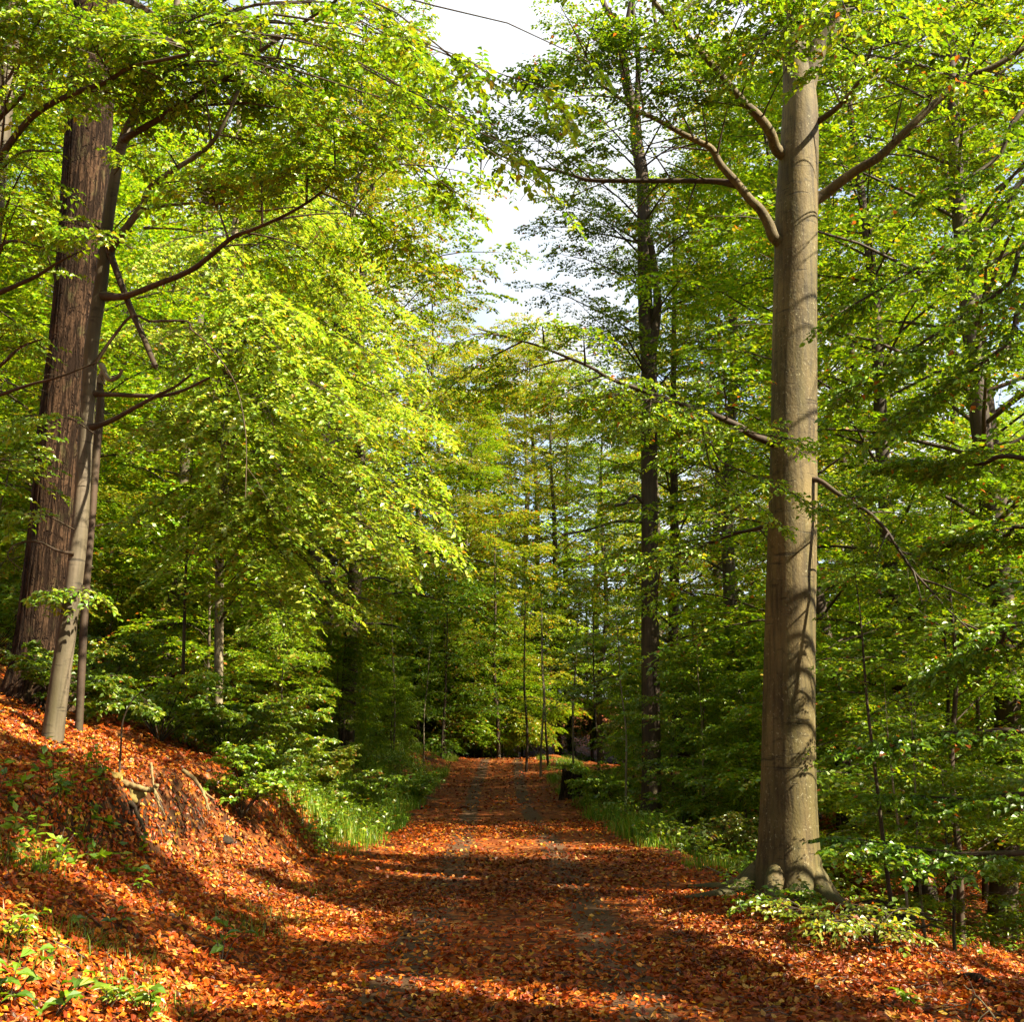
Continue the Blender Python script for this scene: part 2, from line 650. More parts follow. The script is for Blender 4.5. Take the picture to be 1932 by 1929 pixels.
# ---------------------------------------------------------------- leaf palettes (linear)
PAL = {
    'green': ([(.075, .155, .005), (.125, .22, .007), (.185, .28, .009), (.26, .31, .012), (.30, .24, .02), (.34, .10, .015)], [.22, .32, .28, .13, .035, .015]),
    'fresh': ([(.085, .20, .006), (.135, .25, .007), (.20, .30, .009), (.27, .33, .012), (.32, .27, .02)], [.15, .3, .33, .19, .03]),
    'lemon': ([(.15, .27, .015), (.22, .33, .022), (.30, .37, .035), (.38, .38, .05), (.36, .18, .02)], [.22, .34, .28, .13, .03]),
    'dark': ([(.055, .125, .005), (.09, .175, .006), (.13, .22, .007), (.19, .25, .009), (.3, .09, .015)], [.28, .36, .24, .10, .02]),
    'yellow': ([(.13, .21, .012), (.20, .26, .015), (.28, .29, .02), (.34, .28, .025), (.38, .17, .02), (.30, .08, .012)], [.30, .30, .22, .10, .05, .03]),
    'litter': ([(.35, .074, .003), (.29, .047, .0025), (.22, .028, .0025), (.12, .018, .003), (.40, .125, .006), (.48, .25, .045), (.05, .014, .004), (.36, .19, .007)], [.22, .2, .16, .11, .14, .07, .06, .04]),
}


def colours(rng, pal, n, var=.18):
    c, w = PAL[pal]
    w = np.array(w) / sum(w)
    k = rng.choice(len(c), n, p=w)
    return np.array(c)[k] * rng.uniform(1 - var, 1 + var, (n, 1)) * rng.uniform(.93, 1.07, (n, 3))


# places the sun reaches through gaps in the wood: (centre, radius); twigs are left off along those gaps
GAPS = []


def gap(c, r):
    GAPS.append((np.asarray(c, float), r))


def keep(p, rng):
    k = np.ones(len(p), bool)
    for c, r in GAPS:
        w = p - c
        al = w @ SUN
        pr = np.linalg.norm(w - al[:, None] * SUN, axis=1)
        k &= ~((al > r * .8 + .4) & (pr < (r + .16) * rng.uniform(.9, 1.15, len(p))))
    return k


UP = np.array([0, 0, 1.0])
LIFT = UP * .75 + SUN * .5


def grow(mb, P, rng, tw=12, tl=1.0, sb=6, sl=.38, lf=8, ls=.075, droop=.18, pal='green', t0=.2, cull=False,
         hi=True, twigs=2, lift=LIFT, jit=.5, flat=1.0, rt=.006, minz=None):
    """twigs and leaves along one bough P (K,3), laid out in flat sprays"""
    P = np.asarray(P, float)
    K = len(P)
    s = np.linspace(0, K - 1, K)
    T = np.gradient(P, axis=0)
    t = np.clip(np.linspace(t0, 1, tw) + rng.uniform(-.5, .5, tw) * (1 - t0) / tw, t0, 1)
    f = t * (K - 1)
    pos = np.stack([yi(f, s, P[:, a]) for a in range(3)], 1)
    tan = nrm(np.stack([yi(f, s, T[:, a]) for a in range(3)], 1))
    side = nrm(np.cross(tan, UP) + 1e-6)
    sg = np.where(np.arange(tw) % 2, 1.0, -1.0)[:, None]
    d = nrm(tan * rng.uniform(.45, .9, (tw, 1)) + side * sg * rng.uniform(.6, 1, (tw, 1)) + rng.normal(0, .16, (tw, 3)) * [1, 1, flat])
    d[-1] = tan[-1]
    rel = (t - t0) / (1 - t0 + 1e-6)
    L = tl * (1.05 - .55 * rel) * rng.uniform(.6, 1.2, tw)
    S = np.array([0, .33, .66, 1.0])
    tp = pos[:, None] + d[:, None] * (L[:, None] * S)[..., None] - UP * (droop * L[:, None] * S ** 2)[..., None]
    # sub twigs
    q = np.clip(np.linspace(.15, 1, sb)[None] + rng.uniform(-.06, .06, (tw, sb)), .05, 1)
    i = np.minimum((q * 3).astype(int), 2)
    fr = (q * 3 - i)[..., None]
    ar = np.arange(tw)[:, None]
    sp = tp[ar, i] * (1 - fr) + tp[ar, i + 1] * fr
    td = nrm(tp[ar, i + 1] - tp[ar, i])
    ss = nrm(np.cross(td, UP) + 1e-6)
    g2 = np.where((np.arange(sb)[None] + np.arange(tw)[:, None]) % 2, 1.0, -1.0)[..., None]
    sd = nrm(td * rng.uniform(.5, .9, (tw, sb, 1)) + ss * g2 * rng.uniform(.5, .9, (tw, sb, 1)) + rng.normal(0, .15, (tw, sb, 3)) * [1, 1, flat])
    sd[:, -1] = td[:, -1]
    SL = sl * (1.1 - .5 * q) * rng.uniform(.6, 1.25, (tw, sb)) * np.minimum(1, L[:, None] / (tl * .55))
    sp, sd, SL = sp.reshape(-1, 3), sd.reshape(-1, 3), SL.ravel()
    ok = np.ones(len(sp), bool)
    if cull:
        ok = keep(sp + sd * SL[:, None] * .5, rng)
    if minz is not None:
        ok &= sp[:, 2] > minz
    okt = ok.reshape(tw, sb).mean(1) > .4
    sp, sd, SL = sp[ok], sd[ok], SL[ok]
    if twigs >= 1 and okt.any():
        mb.tubes(tp[okt], rt * np.array([1, .75, .5, .25])[None] * np.ones((okt.sum(), 1)), 3, (.5, .5, .5), 1)
    n = len(sp)
    if n == 0:
        return
    if twigs >= 2:
        e = sp + sd * SL[:, None] - UP * (droop * .6 * SL)[:, None]
        mb.tubes(np.stack([sp, e], 1), np.array([[rt * .45, rt * .2]]), 3, (.5, .5, .5), 1)
    # leaves
    h = np.linspace(.12, 1, lf)[None] + rng.uniform(-.05, .05, (n, lf))
    lp = sp[:, None] + sd[:, None] * (SL[:, None] * h)[..., None] - UP * (droop * .6 * SL[:, None] * h ** 2)[..., None]
    ls_ = nrm(np.cross(sd, UP) + 1e-6)
    g3 = np.where(np.arange(lf) % 2, 1.0, -1.0)[None, :, None]
    ld = sd[:, None] * rng.uniform(.4, .9, (n, lf, 1)) + ls_[:, None] * g3 * rng.uniform(.6, 1.0, (n, lf, 1)) + rng.normal(0, .22, (n, lf, 3)) - UP * .12
    lp, ld = lp.reshape(-1, 3), ld.reshape(-1, 3)
    nn = lift + rng.normal(0, jit, (len(lp), 3)) * .75
    cc = colours(rng, pal, len(lp)) * rng.uniform(.88, 1.12)
    mb.leaves(lp, ld, nn, ls * rng.uniform(.7, 1.25, len(lp)), rng.uniform(.52, .72, (len(lp), 1)), cc, 0, hi)


def bough(a, b, sag=.0, rise=.0, n=7, rng=None, wig=.05):
    """a gently bent line from a to b: rises first, sags at the end"""
    a, b = np.asarray(a, float), np.asarray(b, float)
    t = np.linspace(0, 1, n)[:, None]
    L = np.linalg.norm(b - a)
    P = a + (b - a) * t + UP * (rise * L * np.sin(t * PI) - sag * L * t * t * (1 - t) * 0)
    if rng is not None:
        w = rng.normal(0, wig * L / n * 1.6, (n, 3))
        w[0] = 0
        P = P + np.cumsum(w, 0) * np.sin(np.minimum(t * 2, 1) * PI / 2) * .6
    return P


def limb_radii(r0, r1, n, p=1.0):
    t = np.linspace(0, 1, n)
    return r0 * (1 - t) ** p + r1 * (1 - (1 - t) ** p)


def add_limb(parent, P, r0, r1, material, ns=10, n=None, name='limb', extra=None):
    P = np.asarray(P, float)
    n = n or max(8, len(P) * 5)
    Q = catmull(P, n)
    rad = limb_radii(r0, r1, n, 1.1)
    rad = rad * (1 + .55 * np.exp(-np.linspace(0, 1, n) / .05))
    lm = MB()
    lm.tubes(Q, rad[None], ns, (.5, .5, .5))
    if extra:
        extra(lm, Q)
    lm.build(name, material, parent, smooth=True)
    return Q


def bare_twigs(lm, Q, rng, n=14, L=.5, r=.004, drop=.4, t0=.25):
    """leafless side twigs"""
    k = len(Q)
    i = (np.clip(rng.uniform(t0, 1, n), 0, .98) * (k - 1)).astype(int)
    tan = nrm(Q[np.minimum(i + 1, k - 1)] - Q[np.maximum(i - 1, 0)])
    d = nrm(tan * .5 + rng.normal(0, .6, (n, 3)) - UP * drop)
    l = L * rng.uniform(.5, 1.2, n)
    S = np.array([0, .35, .7, 1])
    tp = Q[i][:, None] + d[:, None] * (l[:, None] * S)[..., None] - UP * (drop * .6 * l[:, None] * S ** 2)[..., None] + rng.normal(0, .02, (n, 4, 3)) * np.array([0, 1, 1, 1])[None, :, None] * L
    lm.tubes(tp, r * np.array([[1, .8, .55, .3]]), 3, (.5, .5, .5))


def trunk_mesh(P, rad, n=70, ns=28, flare=0.0, fl_h=.8, lobes=5, seed=1, rough=.0, rough_f=9, knots=()):
    """tapered trunk, flared at the root, with low bumps"""
    rng = np.random.default_rng(seed)
    Q = catmull(P, n)
    k = np.linspace(0, len(rad) - 1, n)
    r = yi(k, np.arange(len(rad)), rad)
    h = np.concatenate([[0], np.cumsum(np.linalg.norm(np.diff(Q, axis=0), axis=1))])
    th = np.linspace(0, 2 * PI, ns, endpoint=False)
    W = np.ones((1, n, ns))
    fl = np.exp(-h / fl_h)[:, None]
    ph = rng.uniform(0, 6, 4)
    lob = .55 + .45 * np.cos(lobes * th + ph[0] + .6 * np.sin(2 * th + ph[1]))
    W = W * (1 + flare * fl * (.45 + .75 * lob[None]))[None]
    W = W * (1 + .03 * np.sin(2 * th[None] + h[:, None] * .7 + ph[2]) + .02 * np.sin(3 * th[None] - h[:, None] * 1.1 + ph[3]))[None]
    if rough:
        z = 0
        for f in range(6):
            a, b = rng.integers(rough_f, rough_f * 3), rng.uniform(-2.5, 2.5)
            z = z + np.abs(np.sin(a * th[None] * .5 + b * h[:, None] + 1.5 * np.sin(h[:, None] * rng.uniform(.8, 2.5) + rng.uniform(0, 6)))) / 6
        W = W * (1 + rough * (z - .6))[None]
    for hk, tk, sk, ak in knots:
        dth = np.angle(np.exp(1j * (th[None] - tk)))
        q = ((h[:, None] - hk) / sk) ** 2 + (dth * r[:, None] / sk) ** 2
        W = W * (1 + ak * (np.exp(-q) - 1.2 * np.exp(-q * 5)))[None]
    m = MB()
    m.tubes(Q, r[None], ns, (.5, .5, .5), wob=W)
    return m, Q


def at_h(Q, z):
    i = int(np.argmin(np.abs(Q[:, 2] - z)))
    return Q[i]

#@@TREES
# ---------------------------------------------------------------- gaps where the sun comes through
for c, r in [((-3.6, 17, 6.5), 2.3), ((-2.6, 16, 4.6), 1.8), ((-5.2, 18, 9), 2.2), ((-3.8, 17, 3.6), 1.5), ((-6.5, 19, 12), 2.0)]:
    gap(c, r)
for px, py, Y, r in [(620, 200, 8, 1.1), (800, 130, 8, .7), (420, 330, 10, 1.0), (900, 250, 8.5, .6), (760, 330, 9, .7), (1520, 120, 9, .6), (1700, 150, 9, .7), (150, 430, 10.5, .6), (500, 60, 9, .8)]:
    gap(at(px, py, Y), r)
for px, py, r in [(1515, 740, .75), (1515, 690, .5), (1517, 900, .33), (1515, 1000, .42), (1508, 1540, .60), (1505, 1490, .4), (1520, 480, .35), (1525, 280, .5), (1520, 1240, .2)]:
    gap(at(px, py, 12.35), r)
for px, py, r in [(140, 900, .5), (130, 1000, .4), (120, 1130, .5), (110, 1230, .45), (165, 620, .35), (180, 350, .3), (190, 130, .35), (150, 760, .4)]:
    gap(at(px, py, 14.0), r)
for px, py, r in [(163, 900, .35), (150, 1130, .3), (110, 1350, .3), (162, 960, .25)]:
    gap(at(px, py, 11.4), r)
for px, py, r in [(870, 1650, .14), (940, 1656, .18), (1010, 1664, .2), (1080, 1680, .2), (1150, 1698, .2), (1220, 1715, .2), (1290, 1734, .2), (1360, 1758, .2), (1440, 1788, .2), (1520, 1822, .18), (1600, 1856, .18), (1680, 1890, .18), (1760, 1925, .18),
                  (70, 1625, .1), (120, 1640, .12), (180, 1665, .12), (240, 1688, .12), (300, 1712, .12), (360, 1742, .1), (40, 1755, .08), (110, 1795, .12), (190, 1825, .14), (270, 1850, .15), (360, 1870, .16), (450, 1885, .14), (540, 1895, .1), (330, 1800, .1), (420, 1830, .1), (250, 1905, .1),
                  (950, 1543, .35), (1060, 1553, .45), (1150, 1568, .4), (920, 1500, .45), (1000, 1512, .4), (930, 1465, .5), (640, 1522, .4), (740, 1525, .4),
                  (450, 1600, .3), (530, 1635, .3), (640, 1625, .3), (750, 1610, .3), (900, 1605, .35), (1050, 1620, .3),
                  (60, 1390, .3), (180, 1400, .35), (250, 1370, .35), (320, 1390, .35), (350, 1350, .35), (250, 1485, .25), (20, 1200, .6), (420, 1500, .25),
                  (1330, 1610, .3), (1450, 1690, .25), (1540, 1740, .35), (1800, 1780, .5), (1880, 1830, .4), (1750, 1830, .3), (1650, 1790, .3),
                  (720, 1860, .2), (850, 1870, .2), (1180, 1910, .25), (980, 1880, .16), (620, 1770, .2), (560, 1700, .15)]:
    gap(gpt(px, py), r)
for px, py, Y, r in [(850, 1470, 37, 1.0), (1100, 1500, 25, 1.0), (1180, 1450, 26, 1.0), (600, 1420, 24, 1.0), (350, 1240, 17, 1.0), (1550, 1740, 10.5, .35)]:
    gap(at(px, py, Y), r)


def px_path(pts, Y0, Y1):
    n = len(pts)
    return np.array([at(p[0], p[1], Y0 + (Y1 - Y0) * i / (n - 1)) for i, p in enumerate(pts)])


def px_trunk(pts, base, Y, top=None):
    """pts: (px, py, width in view); the first point is replaced by the ground point"""
    P = [np.array(base) - UP * .25]
    r = [wid(pts[0][2], np.array(base))]
    for x, y, w in pts[1:]:
        p = at(x, y, Y)
        P.append(p)
        r.append(wid(w, p))
    for p, q in (top or []):
        P.append(np.array(p, float))
        r.append(q)
    return np.array(P), r


LEAFM = [M_LEAF, M_TWIG]

# ---------------------------------------------------------------- the big beech right of the track
rng = np.random.default_rng(11)
b = base_at(1487, 12.5)
rb = thing('beech_tree', 'large smooth grey beech with sun on one side at the right verge', 'tree', b)
P, rr = px_trunk([(1487, 1690, 106), (1488, 1500, 99), (1491, 1200, 91), (1496, 900, 86), (1500, 600, 83), (1504, 380, 80), (1509, 210, 66), (1500, 90, 46), (1490, -20, 42)], b, 12.5,
                 [(at(1480, -160, 12.6), .16), (at(1480, -160, 12.6) + [-.2, .3, 3.5], .10), (at(1480, -160, 12.6) + [.1, .3, 6], .03)])
m, RBQ = trunk_mesh(P, rr, 170, 56, .62, .6, 4, 3, .012, 10, [(5.0, 4.6, .11, .10), (3.6, 4.4, .13, .09), (8.6, 5.6, .10, .08), (2.5, 4.75, .12, .08), (6.6, 4.4, .09, .07), (1.3, 4.5, .15, .06)])
m.build('trunk', M_BEECH, rb, smooth=True)
for a_, L_ in [(-2.9, 1.2), (-1.9, .9), (-1.0, 1.1), (-.1, 1.3), (2.6, 1.0), (1.4, .9)]:
    dr = np.array([math.cos(a_), math.sin(a_), 0])
    pts_ = []
    for q_, z_ in [(.0, .50), (.30, .22), (.62, .04), (.62 + L_ * .5, .0), (.62 + L_, -.08)]:
        c_ = b + dr * q_ + np.array([-dr[1], dr[0], 0]) * .12 * math.sin(q_ * 3 + a_ * 5)
        pts_.append([c_[0], c_[1], (hz(c_[0], c_[1]) if q_ > .5 else b[2]) + z_])
    Qr = catmull(np.array(pts_), 26)
    m = MB()
    m.tubes(Qr[None], np.interp(np.linspace(0, 1, 26), [0, .3, .6, 1], [.10, .11, .07, .018])[None], 12, (.5, .5, .5))
    m.build('root', M_BEECH, rb, smooth=True)
cr = MB()


def limb(tree, crown, pts, Y0, Y1, r0, r1, material, ns=10, leaf=None, twig=0, rng=rng, start=None, tail=None):
    P = px_path(pts, Y0, Y1)
    if start is None and tree is rb:                 # grow out of the wood of the stem, not from its surface
        ax = at_h(RBQ, P[0][2] - .12)
        if np.linalg.norm(ax[:2] - P[0][:2]) < .75:
            start = ax
    if start is not None:
        P = np.vstack([start, P])
    if tail is not None:
        P = np.vstack([P, P[-1] + np.array(tail, float)])
    ex = (lambda lm, Q: bare_twigs(lm, Q, rng, twig, .5)) if twig else None
    Q = add_limb(tree, P, r0, r1, material, ns, extra=ex)
    if leaf is not None:
        grow(crown, Q[::3], rng, cull=True, **leaf)
    return Q


def side(crown, Q, rng, n, L, up=.1, sag=.15, t0=.3, flat=.5, **kw):
    """secondary leafy boughs off a limb"""
    k = len(Q)
    for j in range(n):
        i = int((t0 + (1 - t0) * (j + rng.uniform(.2, .8)) / n) * (k - 1))
        i = min(max(i, 1), k - 2)
        tn = nrm(Q[i + 1] - Q[i - 1])
        sd = nrm(np.cross(tn, UP)) * (1 if j % 2 else -1)
        d = nrm(tn * rng.uniform(.3, .9) + sd * rng.uniform(.6, 1) + UP * rng.normal(up, .2) * flat * 2)
        l = L * rng.uniform(.6, 1.15)
        s = np.linspace(0, 1, 6)[:, None]
        B = Q[i] + d * l * s - UP * sag * l * s ** 2
        crown.tubes(B[None], np.linspace(.014, .004, 6)[None], 4, (.5, .5, .5), 1)
        grow(crown, B, rng, cull=True, **kw)


LF = dict(tw=12, tl=.8, sb=6, sl=.32, lf=8, ls=.075, hi=True)
LFL = dict(tw=12, tl=.9, sb=6, sl=.36, lf=8, ls=.08, hi=False)
B_ = M_BEECH
Q = limb(rb, cr, [(1467, 284), (1454, 251), (1430, 218), (1404, 194), (1370, 154), (1337, 114), (1303, 74), (1240, 10), (1190, -60)], 12.4, 11.0, .08, .025, B_)
side(cr, Q, rng, 10, 1.6, pal='green', **LF)
Q = limb(rb, cr, [(1463, 450), (1450, 422), (1434, 395), (1414, 375), (1387, 341), (1360, 311), (1343, 281), (1320, 268), (1286, 251), (1231, 221), (1198, 207), (1168, 184), (1131, 157), (1104, 131), (1085, 100)], 12.4, 11.6, .075, .012, B_)
side(cr, Q, rng, 18, 1.2, t0=.42, up=-.05, pal='dark', tw=11, tl=.8, sb=6, sl=.32, lf=8, ls=.065, hi=True)
Q = limb(rb, cr, [(1392, 348), (1350, 342), (1291, 341), (1181, 341), (1114, 340), (1081, 331), (1047, 321), (997, 313), (964, 301), (930, 288), (897, 280), (846, 280)], 12.2, 13.5, .04, .008, M_BROWN)
side(cr, Q, rng, 22, 1.3, t0=.1, up=.05, pal='dark', tw=11, tl=.8, sb=6, sl=.32, lf=8, ls=.065, hi=True)
Q = limb(rb, cr, [(1550, 370), (1588, 341), (1621, 318), (1655, 298), (1688, 268), (1722, 234), (1772, 187), (1822, 147), (1872, 127), (1932, 90), (1990, 50)], 12.5, 11.2, .075, .03, B_)
side(cr, Q, rng, 9, 1.5, t0=.35, pal='green', **LF)
Q = limb(rb, cr, [(1545, 228), (1578, 204), (1604, 177), (1631, 134), (1641, 100), (1660, 40)], 12.4, 11.0, .05, .015, B_)
side(cr, Q, rng, 8, 1.3, t0=.3, pal='fresh', **LF)
Q = limb(rb, cr, [(1515, 185), (1527, 134), (1544, 90), (1571, 60), (1584, 27), (1594, 0), (1625, -90)], 12.5, 12.3, .15, .10, B_, 16, tail=(.5, -.4, 3.5))
side(cr, Q, rng, 8, 2.0, t0=.85, pal='green', **LF)
LG = limb(rb, cr, [(1460, 838), (1417, 820), (1397, 806), (1353, 786), (1313, 770), (1286, 763), (1231, 743), (1181, 726), (1148, 713), (1114, 693), (1064, 672), (1014, 652), (970, 640), (900, 620)], 12.4, 11.2, .05, .008, M_BROWN, twig=16)
side(cr, LG, rng, 15, 1.1, t0=.1, up=-.15, pal='green', tw=9, tl=.6, sb=5, sl=.28, lf=7, ls=.065, hi=True)
for pts, Y in [([(1330, 780), (1353, 863), (1404, 890), (1454, 910), (1504, 937), (1538, 957), (1590, 986)], 11.2), ([(1320, 775), (1340, 880), (1364, 920), (1420, 947), (1474, 992)], 11.1), ([(1400, 812), (1450, 822), (1520, 832), (1600, 845)], 11.3)]:
    Bp = px_path(pts, Y + .7, Y - .1)
    cr.tubes(catmull(Bp, 16)[None], np.linspace(.012, .003, 16)[None], 4, (.5, .5, .5), 1)
    grow(cr, catmull(Bp, 16), rng, tw=16, tl=.34, sb=4, sl=.2, lf=6, ls=.062, pal='fresh', t0=.3)
Q = limb(rb, cr, [(1538, 905), (1578, 930), (1608, 950), (1638, 967), (1671, 1000), (1695, 1037), (1722, 1077), (1755, 1114), (1789, 1151), (1830, 1190)], 12.3, 11.2, .035, .007, M_BROWN, twig=10)
side(cr, Q, rng, 9, .9, t0=.2, pal='green', tw=8, tl=.55, sb=5, sl=.26, lf=7, ls=.065, hi=True)
Q = limb(rb, cr, [(1460, 990), (1420, 1000), (1380, 1010), (1300, 1040), (1220, 1060)], 12.5, 13.8, .035, .008, M_BROWN, twig=8)
side(cr, Q, rng, 8, 1.1, t0=.2, pal='green', tw=8, tl=.6, sb=5, sl=.28, lf=7, ls=.065)
# crown above and towards the viewer
for px, py, Y, h0 in [(1330, -10, 9.0, 11), (1620, 60, 8.2, 12), (1730, 110, 8.2, 11), (1850, 40, 8.4, 11.5), (1400, 120, 10, 11), (1700, -60, 9, 12), (1250, -40, 9.5, 12), (1920, 160, 9, 10.5)]:
    s0 = at_h(RBQ, h0)
    Bp = bough(s0, at(px, py, Y), rise=.07, n=8, rng=rng, wig=.07)
    cr.tubes(Bp[None], np.linspace(.022, .005, 8)[None], 5, (.5, .5, .5), 1)
    grow(cr, Bp, rng, cull=True, pal='green', tw=16, tl=1.0, sb=6, sl=.34, lf=8, ls=.072, t0=.4, droop=.3)
for j in range(16):
    a = j * 2.4
    z = rng.uniform(11.5, 17)
    s0 = at_h(RBQ, z)
    e = s0 + np.array([math.cos(a), math.sin(a), 0]) * rng.uniform(2, 4.2) + UP * rng.uniform(.3, 2.2)
    Bp = bough(s0, e, rise=.08, n=8, rng=rng)
    cr.tubes(Bp[None], np.linspace(.05, .006, 8)[None], 5, (.5, .5, .5), 1)
    grow(cr, Bp, rng, cull=True, pal='green', tw=12, tl=1.1, sb=6, sl=.42, lf=8, ls=.085, t0=.3, hi=False)
cr.build('crown', LEAFM, rb)

# ---------------------------------------------------------------- the old oak on the left bank
rng = np.random.default_rng(12)
b = base_at(72, 14.2)
oak = thing('oak_tree', 'thick dark furrowed oak trunk standing on the left bank', 'tree', b)
P, rr = px_trunk([(66, 1320, 104), (86, 1180, 92), (104, 1000, 91), (121, 800, 93), (142, 600, 86), (158, 400, 82), (170, 200, 80), (180, 0, 74)], b, 14.2,
                 [(at(188, -200, 14.2), .23), (at(190, -200, 14.2) + [.4, 0, 4], .12), (at(190, -200, 14.2) + [.4, .3, 7], .03)])
m, OQ = trunk_mesh(P, rr, 240, 110, .7, .38, 4, 8, .085, 17)
m.build('trunk', M_OAK, oak, smooth=True)
cr = MB()
for j in range(12):
    a = j * 2.4
    s0 = at_h(OQ, rng.uniform(13, 19))
    e = s0 + np.array([math.cos(a), math.sin(a), 0]) * rng.uniform(2.5, 5) + UP * rng.uniform(.5, 2.5)
    Bp = bough(s0, e, rise=.05, n=8, rng=rng)
    cr.tubes(Bp[None], np.linspace(.08, .01, 8)[None], 5, (.5, .5, .5), 1)
    grow(cr, Bp, rng, cull=True, pal='green', tw=12, tl=1.2, sb=6, sl=.42, lf=8, ls=.09, t0=.3, hi=False)
for px, py in [(95, 230), (120, 360), (95, 780), (110, 830), (60, 860), (105, 520)]:     # epicormic sprigs on the bark
    s0 = at(px, py, 13.75)
    Bp = bough(s0, s0 + np.array([rng.uniform(-.3, .3), -.45, rng.uniform(-.5, .1)]), n=5, rng=rng)
    grow(cr, Bp, rng, tw=5, tl=.3, sb=3, sl=.2, lf=5, ls=.085, pal='fresh', t0=.2)
cr.build('crown', LEAFM, oak)

# ---------------------------------------------------------------- young beech in front of the oak
rng = np.random.default_rng(13)
b = base_at(97, 11.4)
yb = thing('young_beech', 'slender pale leaning beech in front of the thick oak trunk', 'tree', b)
P, rr = px_trunk([(97, 1410, 38), (112, 1290, 36), (135, 1130, 33), (150, 1000, 31), (160, 860, 28), (167, 745, 27), (174, 645, 26), (191, 535, 25), (201, 435, 22), (214, 351, 20), (231, 268, 18), (254, 214, 16), (274, 151, 15), (284, 110, 14), (311, 74, 13), (331, 30, 12), (337, -40, 12)], b, 11.4,
                 [(at(350, -160, 11.2), .05), (at(355, -160, 11.2) + [.4, -.3, 2], .015)])
m, YQ = trunk_mesh(P, rr, 150, 22, .25, .25, 3, 5, .01, 6, [(3.2, 5.0, .05, .14), (4.6, 4.2, .05, .12)])
m.build('trunk', M_BEECH_Y, yb, smooth=True)
cr = MB()
BY, BB = M_BEECH_Y, M_BROWN
Q = limb(yb, cr, [(192, 558), (215, 560), (240, 558), (300, 535), (360, 510), (400, 480), (440, 447), (480, 432), (540, 405), (590, 375), (640, 335), (700, 300)], 11.4, 9.2, .045, .008, BB, twig=12)
side(cr, Q, rng, 9, .9, t0=.45, pal='fresh', **LF)
limb(yb, cr, [(203, 465), (214, 495), (232, 545), (250, 590), (272, 640), (291, 686)], 11.4, 10.9, .042, .028, BB, 10, tail=(.02, 0, -.03))
limb(yb, cr, [(178, 743), (220, 745), (300, 747), (345, 737), (395, 713)], 11.4, 10.4, .03, .014, BB, 10)
limb(yb, cr, [(168, 808), (205, 796), (250, 772), (290, 750), (330, 730), (362, 706)], 11.4, 10.3, .035, .012, BB, 10, twig=3)
Q = limb(yb, cr, [(205, 475), (214, 462), (234, 435), (268, 388), (278, 361), (301, 338), (368, 295), (395, 274), (418, 241), (450, 170)], 11.4, 10.3, .05, .018, BY)
side(cr, Q, rng, 6, .9, t0=.5, pal='fresh', **LF)
limb(yb, cr, [(268, 393), (335, 385), (385, 383), (435, 386), (485, 398), (552, 391), (620, 400)], 10.9, 10.0, .02, .006, BB, 8, twig=6)
Q = limb(yb, cr, [(235, 262), (248, 254), (301, 224), (335, 201), (402, 161), (445, 131), (479, 104), (535, 67), (586, 33), (650, -10)], 11.4, 9.6, .042, .014, BB)
side(cr, Q, rng, 9, 1.1, t0=.3, pal='fresh', **LF)
limb(yb, cr, [(176, 690), (207, 645), (241, 602), (261, 596), (284, 606), (351, 606), (361, 622), (388, 645), (428, 696), (449, 739), (462, 806), (465, 863), (463, 940)], 11.3, 10.2, .018, .004, BB, 7, twig=5)
limb(yb, cr, [(272, 430), (335, 432), (370, 437), (420, 430), (470, 432)], 10.9, 10.2, .012, .004, BB, 6, twig=6)
limb(yb, cr, [(140, 1045), (110, 1040), (70, 1022), (30, 1028), (15, 1050), (40, 1075)], 11.3, 11.0, .018, .005, BB, 7, twig=5)
limb(yb, cr, [(205, 455), (180, 425), (140, 412), (90, 408), (50, 395), (0, 375)], 11.3, 10.2, .016, .005, BB, 7)
for px, py, Y, z0 in [(1045, 190, 7.6, 10), (900, 260, 8.2, 9.8), (760, 160, 7.8, 10), (860, 120, 7.4, 10.2), (620, 90, 8.4, 10), (480, 40, 8.8, 10), (780, 330, 8.8, 9.5), (690, 240, 8.2, 9.6), (560, 170, 8.6, 9.4), (700, 20, 8, 10.5), (420, 120, 9.6, 9), (240, 60, 9.2, 9.6), (880, 400, 9.4, 9.2), (1075, 120, 7.8, 10.6), (1040, 270, 7.8, 10), (985, 140, 7.2, 10.4), (960, 210, 8.6, 10.2), (1010, 330, 9, 9.8)]:
    s0 = at_h(YQ, z0)
    Bp = bough(s0, at(px, py, Y), rise=.1, n=9, rng=rng, wig=.07)
    cr.tubes(Bp[None], np.linspace(.02, .004, 9)[None], 5, (.5, .5, .5), 1)
    grow(cr, Bp, rng, cull=True, pal='fresh', tw=18, tl=.85, sb=6, sl=.34, lf=8, ls=.072, t0=.12, droop=.32)
for pts, Y in [([(205, 480), (190, 440), (130, 420), (60, 410), (-10, 400)], 10.6), ([(250, 470), (215, 450), (170, 440), (120, 430)], 10.2), ([(180, 820), (130, 790), (60, 785), (-20, 800)], 10.4), ([(140, 1000), (90, 975), (30, 968), (-20, 975)], 10.6), ([(250, 120), (180, 135), (100, 150), (20, 165)], 9.6), ([(230, 60), (170, 40), (90, 20), (0, 40)], 9.4), ([(120, 1090), (160, 1110), (90, 1115)], 11), ([(215, 330), (240, 300), (285, 290)], 10.4)]:
    Bp = catmull(px_path(pts, Y + .6, Y), 14)
    cr.tubes(Bp[None], np.linspace(.010, .003, 14)[None], 4, (.5, .5, .5), 1)
    grow(cr, Bp, rng, tw=10, tl=.42, sb=4, sl=.24, lf=6, ls=.075, pal='fresh', t0=.3, droop=.4)
cr.build('crown', LEAFM, yb)

